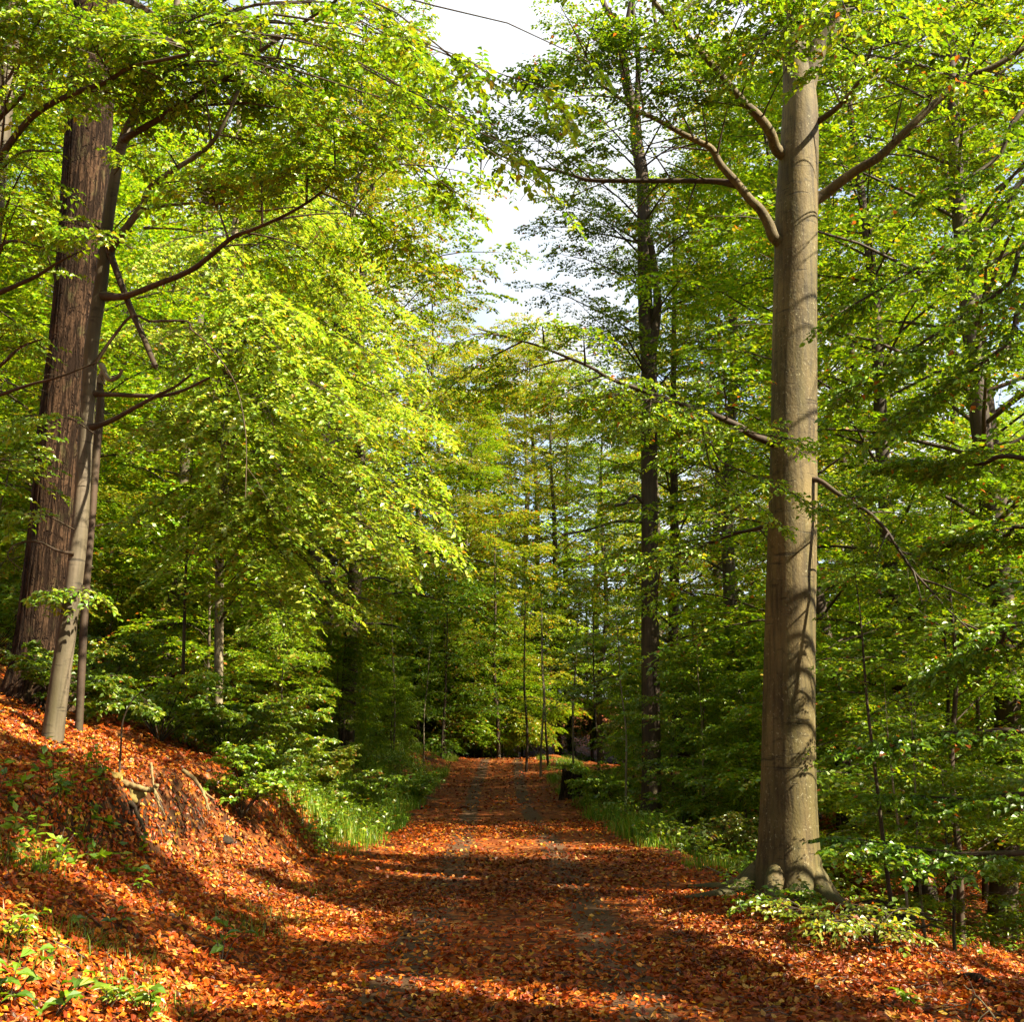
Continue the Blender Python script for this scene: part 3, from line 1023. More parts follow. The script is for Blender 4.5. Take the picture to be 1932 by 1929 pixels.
# dead snag behind it
b = base_at(150, 12.6)
sn = thing('dead_snag', 'broken dead grey trunk with a curled stub behind the leaning beech', 'dead tree', b)
P, rr = px_trunk([(150, 1330, 14), (160, 1150, 15), (171, 1000, 15), (182, 850, 16), (189, 770, 16), (188, 715, 11)], b, 12.6)
m, _ = trunk_mesh(P, rr, 60, 16, .2, .3, 3, 9, .06, 5)
m.build('trunk', M_TWIG, sn, smooth=True)
add_limb(sn, px_path([(188, 722), (196, 700), (191, 690), (205, 716), (222, 712), (231, 698)], 12.6, 12.4), .05, .018, M_PALE, 8)

# ---------------------------------------------------------------- beech at the left edge
rng = np.random.default_rng(14)
b = base_at(-75, 12.0)
le = thing('edge_beech', 'grey beech leaning in at the left edge above the oak bank', 'tree', b)
P, rr = px_trunk([(-75, 1400, 50), (-60, 1000, 46), (-40, 700, 42), (-14, 420, 36), (2, 250, 32), (14, 140, 30), (26, 20, 27), (36, -120, 24)], b, 12.0, [(at(40, -120, 12) + [.3, 0, 4], .05)])
m, LQ = trunk_mesh(P, rr, 90, 22, .3, .4, 4, 6, .01, 6)
m.build('trunk', M_BEECH_Y, le, smooth=True)
cr = MB()
for pts, Y0, Y1, r0, tw in [([(-20, 345), (0, 298), (50, 231), (94, 197), (144, 174), (201, 154), (244, 127), (301, 114), (368, 100), (435, 97), (495, 107), (560, 112)], 11.4, 9.0, .045, 5),
                            ([(-16, 250), (0, 221), (43, 181), (90, 140), (117, 104), (147, 64), (175, 10)], 11.6, 10.2, .04, 4),
                            ([(-40, 570), (0, 552), (67, 522), (110, 495), (160, 470)], 11.8, 11.2, .04, 14),
                            ([(-40, 340), (0, 318), (33, 291), (57, 284), (115, 287)], 11.8, 11.0, .03, 16),
                            ([(-45, 760), (0, 745), (60, 725), (110, 712), (182, 684)], 11.8, 11.1, .03, 6),
                            ([(-45, 720), (0, 690), (40, 655), (80, 640)], 11.8, 11.2, .03, 10),
                            ([(-30, 480), (20, 455), (60, 462), (110, 475)], 11.8, 11.2, .022, 18)]:
    Q = limb(le, cr, pts, Y0, Y1, r0, .008, M_BROWN, 8, twig=tw, rng=rng)
    if r0 >= .04 and tw < 10:
        side(cr, Q, rng, 6, .8, t0=.3, pal='fresh', **LF)
for px, py, Y, z0 in [(90, 20, 9.5, 9.5), (20, 120, 10, 8.5), (60, 300, 10.4, 7.5), (40, 380, 10.4, 7), (160, -40, 9.5, 10), (-20, 60, 9.5, 9.5), (30, 610, 11, 6), (20, 860, 11, 4.5)]:
    s0 = at_h(LQ, z0)
    Bp = bough(s0, at(px, py, Y), rise=.1, n=8, rng=rng, wig=.03)
    cr.tubes(Bp[None], np.linspace(.02, .004, 8)[None], 4, (.5, .5, .5), 1)
    grow(cr, Bp, rng, cull=True, pal='fresh', tw=13, tl=.75, sb=5, sl=.3, lf=7, ls=.07, t0=.3, droop=.3)
cr.build('crown', LEAFM, le)

# ---------------------------------------------------------------- sunlit beech whose boughs droop over the bank
rng = np.random.default_rng(15)
b = base_at(412, 20.5)
sb_ = thing('drooping_beech', 'bright sunlit beech with drooping lemon green boughs on the left bank', 'tree', b)
P, rr = px_trunk([(410, 1320, 19), (414, 1100, 16), (415, 964, 15), (424, 870, 15), (430, 780, 14), (438, 600, 13), (448, 300, 11), (455, 100, 9)], b, 20.5, [(at(460, -60, 20.3), .04)])
m, SQ = trunk_mesh(P, rr, 90, 14, .3, .3, 4, 7, .01, 5)
m.build('trunk', M_PALE, sb_, smooth=True)
cr = MB()
tips = [(560, 430, 17.5, 1.8), (640, 520, 17, 1.8), (720, 590, 17, 1.6), (700, 660, 16.5, 1.5), (790, 740, 16.5, 1.5), (760, 800, 16, 1.4), (830, 900, 16.5, 1.4), (790, 990, 15.8, 1.3), (820, 1000, 16.5, 1.2), (730, 1060, 15.6, 1.2), (660, 1140, 15.4, 1.1), (640, 1010, 15, 1.2), (560, 1090, 15, 1.0), (700, 900, 15.2, 1.3), (600, 820, 15, 1.4), (540, 720, 15.4, 1.5), (640, 700, 15.4, 1.5), (520, 930, 15, 1.2), (480, 1020, 15.2, 1.0), (430, 640, 15.6, 1.6), (350, 720, 16.4, 1.4), (330, 840, 16.5, 1.2), (300, 960, 16.4, 1.0), (360, 1050, 15.8, .9), (440, 860, 15.2, 1.3), (500, 560, 16, 1.7), (400, 500, 16.5, 1.8), (580, 300, 18, 2), (480, 350, 17, 2), (680, 400, 18, 2), (260, 620, 17, 1.5), (280, 480, 17.5, 1.6), (560, 1170, 15.6, .8), (760, 640, 18, 1.7), (820, 800, 18.5, 1.6), (700, 470, 19, 1.9), (610, 960, 14.6, 1.1), (720, 980, 14.8, 1.2), (560, 610, 15.2, 1.6), (660, 780, 15, 1.4), (440, 950, 14.8, 1.0), (390, 760, 15.2, 1.4), (520, 820, 14.8, 1.3)]
for px, py, Y, up in tips + [(a + rng.uniform(-70, 70), b_ + rng.uniform(-60, 60), c - rng.uniform(-1, 1.2), d_) for a, b_, c, d_ in tips]:
    e = at(px, py, Y)
    z0 = min(max(e[2] + up * rng.uniform(.5, 1.1), 2.6), 15.5)
    s0 = at_h(SQ, z0)
    n = 9
    t_ = np.linspace(0, 1, n)[:, None]
    L = np.linalg.norm(e - s0)
    Bp = s0 + (e - s0) * t_ + UP * L * .14 * np.sin(t_ * PI) + np.cumsum(rng.normal(0, .03, (n, 3)), 0) * t_
    cr.tubes(Bp[None], np.linspace(.022, .004, n)[None], 4, (.5, .5, .5), 1)
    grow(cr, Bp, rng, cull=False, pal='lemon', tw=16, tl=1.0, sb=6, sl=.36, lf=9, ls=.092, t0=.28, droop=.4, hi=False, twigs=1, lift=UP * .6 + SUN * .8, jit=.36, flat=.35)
cr.build('crown', LEAFM, sb_)

# ---------------------------------------------------------------- slim tree right of the track, further on
rng = np.random.default_rng(16)
b = base_at(1229, 27.0)
ct = thing('slim_tree', 'tall slim dark trunk forking near the top beside the right verge', 'tree', b)
P, rr = px_trunk([(1229, 1530, 38), (1228, 1350, 34), (1226, 1100, 33), (1225, 900, 31), (1225, 720, 29), (1221, 645, 29), (1216, 535, 27), (1215, 435, 25), (1212, 335, 24), (1201, 268, 22), (1197, 214, 20), (1181, 151, 18), (1174, 84, 17), (1164, 44, 14), (1141, 10, 11), (1120, -60, 9)], b, 27.0, [(at(1110, -160, 27), .06)])
m, CQ = trunk_mesh(P, rr, 120, 24, .3, .4, 4, 4, .03, 6)
m.build('trunk', M_BROWN, ct, smooth=True)
cr = MB()
for pts, r0 in [([(1174, 90), (1180, 60), (1188, 20), (1196, -40)], .12), ([(1199, 240), (1204, 140), (1202, 80), (1195, 20), (1196, -60)], .09), ([(1224, 690), (1236, 620), (1240, 570), (1236, 510), (1226, 450)], .15), ([(1228, 960), (1210, 945), (1195, 935), (1180, 950), (1160, 955)], .06), ([(1226, 990), (1200, 985), (1160, 985), (1110, 1000), (1060, 1010)], .05), ([(1240, 100), (1238, 60), (1232, 0), (1226, -60)], .07)]:
    limb(ct, cr, pts, 27, 26.6, r0, r0 * .55, M_BROWN, 8, twig=4, rng=rng)
for px, py, Y in [(1060, 160, 25), (1100, 230, 25.5), (1300, 150, 25), (1350, 240, 25), (1400, 90, 26), (1290, 330, 25), (1380, 400, 25), (1120, 420, 25), (1040, 380, 26), (1090, 330, 25), (1320, 480, 25), (1420, 520, 26), (1080, 560, 25), (1150, 600, 25), (1330, 640, 25), (1280, 20, 26), (1120, 80, 26), (1400, 300, 27), (1300, 760, 25.5), (1130, 760, 26), (1420, 700, 26), (1060, 480, 26), (1040, 20, 25), (1010, 430, 26), (1060, 300, 24.5), (1090, 390, 25), (1180, 480, 25), (1010, 540, 26)]:
    e = at(px, py, Y)
    s0 = at_h(CQ, e[2] - rng.uniform(0, 1.5))
    Bp = bough(s0, e, rise=.06, n=8, rng=rng)
    cr.tubes(Bp[None], np.linspace(.04, .006, 8)[None], 4, (.5, .5, .5), 1)
    grow(cr, Bp, rng, pal='green', tw=14, tl=1.2, sb=7, sl=.44, lf=9, ls=.10, t0=.2, hi=False, twigs=1, flat=.6, cull=True)
cr.build('crown', LEAFM, ct)
# ---------------------------------------------------------------- trees just outside the view that shade the track
def plain_tree(name, label, x, y, H, pal, seed, h0=3.5, spread=3.6, r0=.2, nb=30, group=None, bark=M_BROWN, boughs=()):
    rng = np.random.default_rng(seed)
    b = np.array([x, y, hz(x, y)])
    t = thing(name, label, 'tree', b, group)
    P = b + np.array([[0, 0, -.3], [.05, .05, H * .3], [.2, -.1, H * .6], [.1, .1, H * .85], [.2, .1, H]])
    m, Q = trunk_mesh(P, [r0, r0 * .85, r0 * .6, r0 * .35, .02], 50, 16, .3, .4, 4, seed)
    m.build('trunk', bark, t, smooth=True)
    cr = MB()
    for j in range(nb):
        a = j * 2.4 + rng.uniform(-.4, .4)
        z = b[2] + h0 + (H - h0) * (j + rng.uniform(0, 1)) / nb
        s0 = at_h(Q, z)
        f = (z - b[2]) / H
        L = spread * (1.15 - .75 * f) * rng.uniform(.6, 1.1)
        e = s0 + np.array([math.cos(a), math.sin(a), 0]) * L + UP * L * rng.uniform(-.1, .4)
        Bp = bough(s0, e, rise=.08, n=8, rng=rng)
        cr.tubes(Bp[None], np.linspace(.035, .006, 8)[None], 4, (.5, .5, .5), 1)
        grow(cr, Bp, rng, cull=True, pal=pal, tw=13, tl=1.1, sb=6, sl=.44, lf=8, ls=.10, t0=.2, hi=False, twigs=1)
    for ib, (pts, Y0, Y1, zz) in enumerate(boughs):
        s0 = at_h(Q, zz)
        Bp = catmull(np.vstack([s0, px_path(pts, Y0, Y1)]), 20)
        lm = MB()
        lm.tubes(Bp[None], np.linspace(.035, .006, 20)[None], 7, (.5, .5, .5))
        lm.build('limb', M_BROWN, t, smooth=True)
        grow(cr, Bp, rng, pal='dark', tw=30, tl=.8, sb=6, sl=.32, lf=9, ls=.07, t0=.3, droop=.15, flat=.4, cull=pts[0][1] < 860)
    cr.build('crown', LEAFM, t)
    return t


plain_tree('understorey_beech', 'dark green beech reaching level boughs in from the right edge', 8.3, 10.2, 14, 'dark', 31, 2.2, 3.3, .16, 44,
           boughs=[([(1975, 1385), (1850, 1383), (1750, 1390), (1640, 1408)], 10, 10.6, 1.2), ([(1975, 1610), (1820, 1612), (1720, 1600), (1620, 1585)], 10, 10.5, .6), ([(1970, 872), (1850, 876), (1760, 878), (1700, 884)], 10, 11, 3.5),
                   ([(1990, 440), (1900, 540), (1750, 640), (1600, 740)], 9.5, 9.2, 6.5), ([(1990, 330), (1880, 420), (1740, 500), (1600, 580)], 9.5, 9.0, 7), ([(1990, 560), (1900, 650), (1800, 720), (1700, 790)], 9.6, 9.5, 6), ([(1990, 200), (1880, 300), (1780, 360), (1660, 420)], 9, 9, 7.5), ([(1980, 1000), (1900, 1010), (1800, 1020)], 10, 10.5, 3), ([(1980, 1180), (1880, 1220), (1780, 1260)], 10, 10.5, 2.2), ([(1980, 1500), (1860, 1510), (1700, 1500)], 10.2, 11, 1)])
for i, (x, y, H, h0, sp, r0, nb) in enumerate([(12.5, 5.5, 17, 5, 4.0, .25, 70), (14.5, 0.5, 19, 6, 4.6, .28, 72), (9.5, -.5, 12, 3.2, 3.0, .15, 50), (17, 7.5, 20, 8, 4.5, .3, 60), (6.9, 3.4, 14.5, 4.0, 2.7, .14, 60), (12, -5, 16, 5, 4, .2, 40)]):
    plain_tree('roadside_beech', 'beech behind the viewer shading the leaf strewn track', x, y, H, 'green', 40 + i, h0, sp, r0, nb, 'shade trees right of the viewer')


# ---------------------------------------------------------------- the wood behind: a few grown trees, copied
def copy_tree(root, loc, rz, s, label=None, group=None):
    r = root.copy()
    COL.objects.link(r)
    r.location = tuple(float(c) for c in loc)
    r.rotation_euler = (0, 0, rz)
    r.scale = (s, s, s)
    for ch in root.children:
        c = ch.copy()
        COL.objects.link(c)
        c.parent = r
        for gc in ch.children:
            d = gc.copy()
            COL.objects.link(d)
            d.parent = c
    if label:
        r['label'] = label
    if group:
        r['group'] = group
    return r


def grow_wood_tree(name, H, r0, h0, spread, nb, pal, seed, ls=.115, tw=13, sb=6, lf=9, bark=M_BROWN, tl=1.35, sl=.5, low=0, cat='tree'):
    """a full tree at the origin with its parts, for copying"""
    rng = np.random.default_rng(seed)
    t = thing(name, '-', cat, (0, 0, 0))
    k = 6
    P = np.zeros((k, 3))
    P[:, 2] = np.linspace(-.4, H, k)
    P[1:, :2] = np.cumsum(rng.normal(0, .012 * H, (k - 1, 2)), 0)
    m, Q = trunk_mesh(P, list(r0 * np.array([1, .88, .74, .56, .34, .05])), 40, 12, .35, .4, 4, seed, .02, 5)
    cr = MB()
    for j in range(nb):
        a = j * 2.4 + rng.uniform(-.5, .5)
        f = (j + rng.uniform(0, 1)) / nb
        z = h0 + (H - h0) * f
        s0 = at_h(Q, z)
        L = spread * (.55 + .6 * math.sin(min(1, .25 + f * .95) * PI) ** .8) * rng.uniform(.55, 1.1)
        e = s0 + np.array([math.cos(a), math.sin(a), 0]) * L + UP * L * (rng.uniform(-.15, .25) + .5 * f)
        Bp = bough(s0, e, rise=.10, n=8, rng=rng)
        m.tubes(Bp[None], limb_radii(r0 * .2 * (1.15 - .7 * f), .006, 8)[None], 5, (.5, .5, .5))
        grow(cr, Bp, rng, pal=pal, tw=tw, tl=tl * (1.1 - .3 * f), sb=sb, sl=sl, lf=lf, ls=ls, t0=.2, hi=False, twigs=0, flat=1.0, droop=rng.uniform(.1, .45))
    m.build('trunk', bark, t, smooth=True)
    cr.build('crown', LEAFM, t)
    return t


tall = [grow_wood_tree('wood_tree', 22, .21, 3.5, 4.2, 60, 'green', 101), grow_wood_tree('wood_tree', 25, .26, 5, 4.8, 64, 'green', 102),
        grow_wood_tree('wood_tree', 20, .17, 2.2, 3.9, 60, 'fresh', 103, bark=M_BEECH_Y), grow_wood_tree('wood_tree', 23, .22, 3.5, 4.4, 62, 'yellow', 104),
        grow_wood_tree('wood_tree', 21, .18, 2.5, 4.0, 60, 'fresh', 105), grow_wood_tree('wood_tree', 24, .24, 4, 4.6, 64, 'yellow', 106, bark=M_BEECH_Y)]
under = [grow_wood_tree('understorey_beech', 5.0, .045, .5, 2.0, 30, 'green', 111, .09, 12, 6, 8, tl=.8, sl=.34, bark=M_BEECH_Y), grow_wood_tree('understorey_beech', 7.0, .06, .8, 2.5, 38, 'green', 112, .095, 12, 6, 8, tl=.9, sl=.36),
         grow_wood_tree('understorey_beech', 4.0, .035, .3, 1.7, 28, 'fresh', 113, .088, 11, 6, 8, tl=.7, sl=.32, bark=M_BEECH_Y), grow_wood_tree('understorey_beech', 8.5, .07, 1.0, 2.7, 42, 'yellow', 114, .095, 12, 6, 8, tl=.9, sl=.38),
         grow_wood_tree('understorey_beech', 6.0, .05, .6, 2.3, 34, 'dark', 115, .09, 12, 6, 8, tl=.85, sl=.36)]
thin = [grow_wood_tree('sapling', 7.5, .045, 2.2, 1.0, 13, 'fresh', 121, .085, 7, 4, 5, tl=.5, sl=.3, bark=M_PALE), grow_wood_tree('sapling', 9.5, .06, 4, 1.3, 14, 'green', 122, .085, 8, 4, 5, tl=.6, sl=.3, bark=M_BROWN),
        grow_wood_tree('sapling', 5.0, .03, 1.2, .8, 10, 'fresh', 123, .08, 6, 4, 4, tl=.45, sl=.3, bark=M_PALE)]
used = set()


def place(protos, k, px, Y, s, label, group=None, rz=None, xy=None):
    root = protos[k]
    loc = base_at(px, Y) if xy is None else np.array([xy[0], xy[1], hz(*xy)])
    rz = np.random.default_rng(int(abs(px * 7 + Y * 13 + k) + 1)).uniform(0, 6.28) if rz is None else rz
    if root.name in used:
        return copy_tree(root, loc, rz, s, label, group)
    used.add(root.name)
    root.location = tuple(float(c) for c in loc)
    root.rotation_euler = (0, 0, rz)
    root.scale = (s, s, s)
    root['label'] = label
    if group:
        root['group'] = group
    return root


# trunks one can pick out
for k, px, Y, s, label in [
    (1, 1885, 20, 1.0, 'dark thick trunk deep in shade near the right edge'),
    (0, 1750, 22, 1.0, 'brown trunk in the leafy wood between the big beech and the right edge'),
    (4, 1612, 25, 1.0, 'narrow trunk just right of the big beech, half hidden by leaves'),
    (5, 1405, 31, 1.0, 'brown trunk seen between the slim forked tree and the big beech'),
    (0, 1310, 33, .95, 'crooked dark trunk right of the slim forked tree'),
    (3, 905, 66, 1.2, 'ivy dark trunk standing where the track disappears'),
    (5, 560, 30, .95, 'brown stemmed tree among shrubs on top of the left bank'),
    (2, 300, 27, 1.0, 'pale trunk behind the drooping sunlit beech'),
    (0, 650, 34, 1.2, 'dark stemmed tree on the left bank right of the drooping beech'),
    (4, 20, 23, .95, 'leafy tree uphill behind the thick oak'),
    (0, 1080, 74, 1.25, 'tall yellowing tree beyond the bend right of the track end'),
    (3, 780, 55, 1.1, 'yellow green tree beyond the grassy left verge'),
    (5, 1000, 84, 1.4, 'golden green tree closing the view over the end of the track'),
    (3, 1010, 76, 1.3, 'yellowing tree just right of centre beyond the track end'),
    (2, 1690, 30, 1.1, 'green tree right of the big beech some way down the slope'),
    (4, 1830, 33, 1.15, 'light green tree seen past the dark thick trunk at the right'),
    (3, 1640, 40, 1.1, 'yellowish tree far down the right slope next to the big beech'),
    (0, 1930, 27, 1.1, 'green tree at the right edge behind the level boughs'),
    (5, 1540, 44, 1.1, 'golden tree mostly hidden behind the big beech'),
    (4, 1360, 40, 1.1, 'light green tree between crooked trunk and big beech'),
    (3, 1055, 66, 1.1, 'golden tree in the far gap right of the track end'),
    (4, 1135, 63, 1.1, 'bright green far tree left of the slim forked tree'),
    (2, 1185, 70, 1.2, 'pale stemmed far tree just left of the slim forked tree'),
    (5, 1262, 60, 1.1, 'yellow green far tree just right of the slim forked tree'),
    (4, 868, 70, 1.2, 'light green far tree left of the track end'),
    (3, 815, 64, 1.1, 'yellowing far tree above the left verge'),
    (2, 965, 92, 1.5, 'palest far tree straight above the track end'),
]:
    place(tall, k, px, Y, s, label)

GLADES = [((0, 58, 4), 6.5), ((-1, 68, 6), 6), ((-3.5, 47, 5), 3.5), ((3, 45, 8), 4), ((6, 36, 5), 3.0), ((-7, 34, 5), 2.5)]


def in_glade(x, y, H, r, m=99):
    z = np.linspace(2, H, 12)
    p = np.stack([np.full(12, x), np.full(12, y), z + hz(x, y)], 1)
    for c, rr in GLADES[:m]:
        w = p - np.array(c) - UP * hz(c[0], c[1])
        al = w @ SUN
        d = np.linalg.norm(w - al[:, None] * SUN, axis=1)
        if ((al > 3) & (d < rr + r * .5)).any():
            return True
    return False


rng = np.random.default_rng(21)
zones = [
    ('tall beeches uphill left', 'tall leafy beech in the crowd of trees up the left bank'),
    ('trees beyond the track end', 'far green tree in the crowd beyond the end of the track'),
    ('tall trees of the right slope', 'tall shaded green tree in the crowd down the right slope'),
]
taken = [(-5.5, 20.5), (3.5, 27), (3, 12.5), (-6.4, 14.2)] + [(o.location.x, o.location.y) for o in COL.objects if o.get('category') == 'tree' and o.location.length > .1]
cnt = 0
for it in range(4000):
    y = rng.uniform(19, 80)
    x = rng.uniform(-.56, .56) * y + rng.choice([-2, 2])
    c = float(xc(y))
    if y < 52 and (-6.5 if y > 24 else -8) < x - c < 6.0:
        continue
    if x < -2 and y < 25 and x > -11:
        continue
    if any((x - a) ** 2 + (y - b) ** 2 < ((4.2 if x < 3 else 7.4) if y < 50 else 4.4) ** 2 for a, b in taken):
        continue
    if in_glade(x, y, 20, 3.5):
        continue
    taken.append((x, y))
    zn = 1 if y > 52 else (0 if x < 0 else 2)
    k = rng.choice(6, p=[.2, .14, .22, .14, .2, .1]) if zn != 1 else rng.choice(6, p=[.12, .08, .15, .28, .15, .22])
    place(tall, k, 0, y, rng.uniform(.85, 1.15), zones[zn][1], zones[zn][0], rng.uniform(0, 6.28), (x, y))
    cnt += 1
for k, x, y, s in [(1, -6, -6, 1), (0, -12, -3, 1), (5, -3, -12, 1), (1, -14, -12, 1), (0, 4, -15, 1), (2, -9, -19, 1), (4, -14, 6, 1), (1, -19, 2, 1), (3, -12, 11, .8), (2, 1, -7, .8)]:  # unseen trees added behind the camera to cut the sky fill
    place(tall, k, 0, y, s, 'unseen tree behind the viewer on the left of the track, added to block sky light', 'unseen trees added behind the viewer', None, (x, y))

zu = [('leafy undergrowth beeches of the left bank', 'low bushy beech among others on the left bank'),
      ('young beeches below the far trees', 'young bushy beech among others near the far end of the track'),
      ('leafy understorey beeches of the right slope', 'young leafy beech among others down the right slope')]
tk = [(-5.5, 20.5), (3.5, 27), (3, 12.5), (-6.4, 14.2)]
cu = 0
for it in range(5000):
    y = rng.uniform(14, 74)
    x = rng.uniform(-.52, .52) * y + rng.uniform(-1, 1)
    c = float(xc(y))
    d = x - c
    if y < 53 and -(4.6 if y < 30 else 4.2) < d < (4.6 if y > 18 else 5.6):
        continue
    if x < 0 and y < 19 and x > -12:
        continue
    if x < 0 and y < 24 and x < -7.0 and x > -10:
        continue
    if any((x - a) ** 2 + (y - b) ** 2 < (2.1 if y < 35 else 2.6 if y < 53 else 2.2) ** 2 for a, b in tk):
        continue
    low = x > -1.5 and y < 66 and in_glade(x, y, 8, 2.0, 2)
    if low:
        continue
    tk.append((x, y))
    zn = 1 if y > 42 else (0 if x < 0 else 2)
    k = rng.choice(5, p=[.25, .25, .2, .15, .15])
    s = rng.uniform(.75, 1.15)
    if abs(d) < 6.5 and y < 53:
        k, s = (0 if rng.random() < .5 else 2), s * .8
    if y > 53:
        s *= .55 if low and x > 1.5 else 1.4
    place(under, k, 0, y, s, zu[zn][1], zu[zn][0], rng.uniform(0, 6.28), (x, y))
    cu += 1
for px, Y in [(880, 58), (905, 61), (930, 58.5), (955, 62), (980, 59), (860, 63), (940, 66), (900, 69), (985, 70), (840, 58)]:
    place(under, 3 if px % 2 else 2, px, Y, 1.35 if px % 2 == 0 else .9, zu[1][1], zu[1][0])

# thin stems near the track end and on the slope
for k, px, Y, s, label in [
    (1, 992, 46, 1.0, 'thin bare stemmed sapling at the right edge where the track ends'),
    (0, 1019, 43, 1.1, 'pale thin sapling stem just before the track end on the right'),
    (1, 1036, 47, .9, 'thin dark sapling left of the brown stump'),
    (0, 1083, 40, 1.0, 'slender pale sapling rising behind the brown stump'),
    (0, 950, 60, 1.0, 'thin pale stem straight over the end of the track'),
    (1, 832, 50, .9, 'thin dark sapling left of the track end'),
    (0, 742, 44, 1.0, 'thin light sapling above the grassy left bank'),
    (0, 800, 46, .8, 'bare twiggy pale sapling above the left verge shrubs'),
    (0, 1180, 27.5, .75, 'whitish twiggy sapling left of the slim forked tree'),
    (1, 1130, 38, .8, 'thin sapling between stump and slim forked tree'),
    (2, 1330, 24, .9, 'small sapling below the crooked trunk'),
    (1, 1692, 11.4, .42, 'thin dark stem on the lower right slope beside the rotten log'),
    (2, 1712, 12.5, .6, 'thin pale stem further down the right slope'),
    (2, 1748, 14, .7, 'spindly sapling in the shade of the right slope'),
    (1, 640, 32, .7, 'thin leaning stem among the left bank shrubs'),
    (1, 345, 18.5, .62, 'thin straight dark sapling in front of the drooping beech'),
]:
    place(thin, k, px, Y, s, label)
# ---------------------------------------------------------------- fallen leaves
rng = np.random.default_rng(51)


def wedge(n, y0, y1, rng, mar=1.2):
    y = np.sqrt(rng.uniform(0, 1, n) * ((y1 + 2) ** 2 - (y0 + 2) ** 2) + (y0 + 2) ** 2) - 2
    x = rng.uniform(-1, 1, n) * (.49 * y + mar)
    return x, y


def slope_n(x, y, e=.05):
    zx = (height(x + e, y) - height(x - e, y)) / (2 * e)
    zy = (height(x, y + e) - height(x, y - e)) / (2 * e)
    return nrm(np.stack([-zx, -zy, np.ones_like(zx)], -1))


def grassy(x, y):
    u = (xc(y) - 1.9) - x
    v = x - (xc(y) + hwR(y))
    gl = sst(.1, .5, u) * sst(17, 21, y) * (1 - sst(4, 6, u))
    gl = np.maximum(gl, .0)
    gr = sst(-.1, .3, v) * sst(13, 17, y) * (1 - sst(1.6, 2.4, v))
    return np.maximum(gl, gr)


mb = MB()
for n, y0, y1, s, tilt in [(115000, 4.5, 13, .050, .45), (90000, 13, 26, .068, .42), (34000, 26, 56, .12, .35)]:
    x, y = wedge(n, y0, y1, rng)
    dx = x - xc(y)
    trk = np.maximum(np.exp(-((dx + .80) / .24) ** 2), np.exp(-((dx - .78) / .24) ** 2))
    dens = 1 - .5 * trk * np.clip(.75 + noise(x, y, 1, 5) * .5, 0, 1)
    dens *= 1 - .75 * grassy(x, y)
    dens *= np.clip(.72 + noise(x * 1.3, y * 1.3, 0, 5) * .45, .12, 1)
    k = rng.uniform(0, 1, n) < dens
    x, y = x[k], y[k]
    nn = nrm(slope_n(x, y) + rng.normal(0, tilt, (len(x), 3)))
    p = np.stack([x, y, height(x, y) + .014 + rng.uniform(0, .022, len(x))], -1)
    d = rng.normal(0, 1, (len(x), 3))
    d = nrm(d - nn * (d * nn).sum(1, keepdims=True))
    L = s * rng.uniform(.65, 1.3, len(x))
    p = p - d * L[:, None] * .5
    mb.leaves(p, d, nn, L, rng.uniform(.5, .8, (len(x), 1)), colours(rng, 'litter', len(x), .25) * np.clip(.9 + .35 * noise(x * .9, y * .9, 0, 5), .45, 1.2)[:, None], 0, y0 < 13, fold=.12, curl=-.16)
x, y = wedge(1500, 5, 18, rng)
a = rng.uniform(0, 6.28, len(x))
l = rng.uniform(.05, .22, len(x))
ex, ey = x + np.cos(a) * l, y + np.sin(a) * l
tp = np.stack([np.stack([x, y, height(x, y) + .03], -1), np.stack([(x + ex) / 2 + rng.normal(0, .01, len(x)), (y + ey) / 2, height((x + ex) / 2, (y + ey) / 2) + .045], -1), np.stack([ex, ey, height(ex, ey) + .03], -1)], 1)
mb.tubes(tp, np.array([[.004, .003, .002]]), 4, (.07, .04, .022))
o = mb.build('fallen_leaves', M_LITTER)
tag(o, 'orange and brown fallen beech leaves covering track and bank', 'leaf litter', kind='stuff')

# ---------------------------------------------------------------- grass and weeds
GC = np.array([(.07, .18, .01), (.11, .23, .012), (.17, .27, .015), (.26, .25, .03), (.06, .14, .01)])


def blades(mb, x, y, h, rng, w=.006, lean=.5, col=None):
    n = len(x)
    a = rng.uniform(0, 2 * PI, n)
    d = np.stack([np.cos(a), np.sin(a), 0 * a], -1)
    s = np.stack([-np.sin(a), np.cos(a), 0 * a], -1) * w
    b = np.stack([x, y, height(x, y) - .01], -1)
    h = h[:, None]
    l = (lean * rng.uniform(.3, 1.3, n))[:, None]
    m_ = b + UP * h * .6 + d * h * l * .35
    t = b + UP * h * (1 - .3 * l) + d * h * l
    V = np.stack([b - s, b + s, m_ + s * .7, m_ - s * .7, t + s * .15, t - s * .15], 1).reshape(-1, 3)
    i = np.arange(n)[:, None] * 6
    q = np.stack([i + [[0, 1, 2, 3]], i + [[3, 2, 4, 5]]], 1).reshape(-1, 4)
    c = GC[rng.choice(5, n, p=[.24, .24, .17, .27, .08])] * rng.uniform(.8, 1.2, (n, 1)) if col is None else col
    mb.add(V, q, None, np.repeat(c, 6, 0))


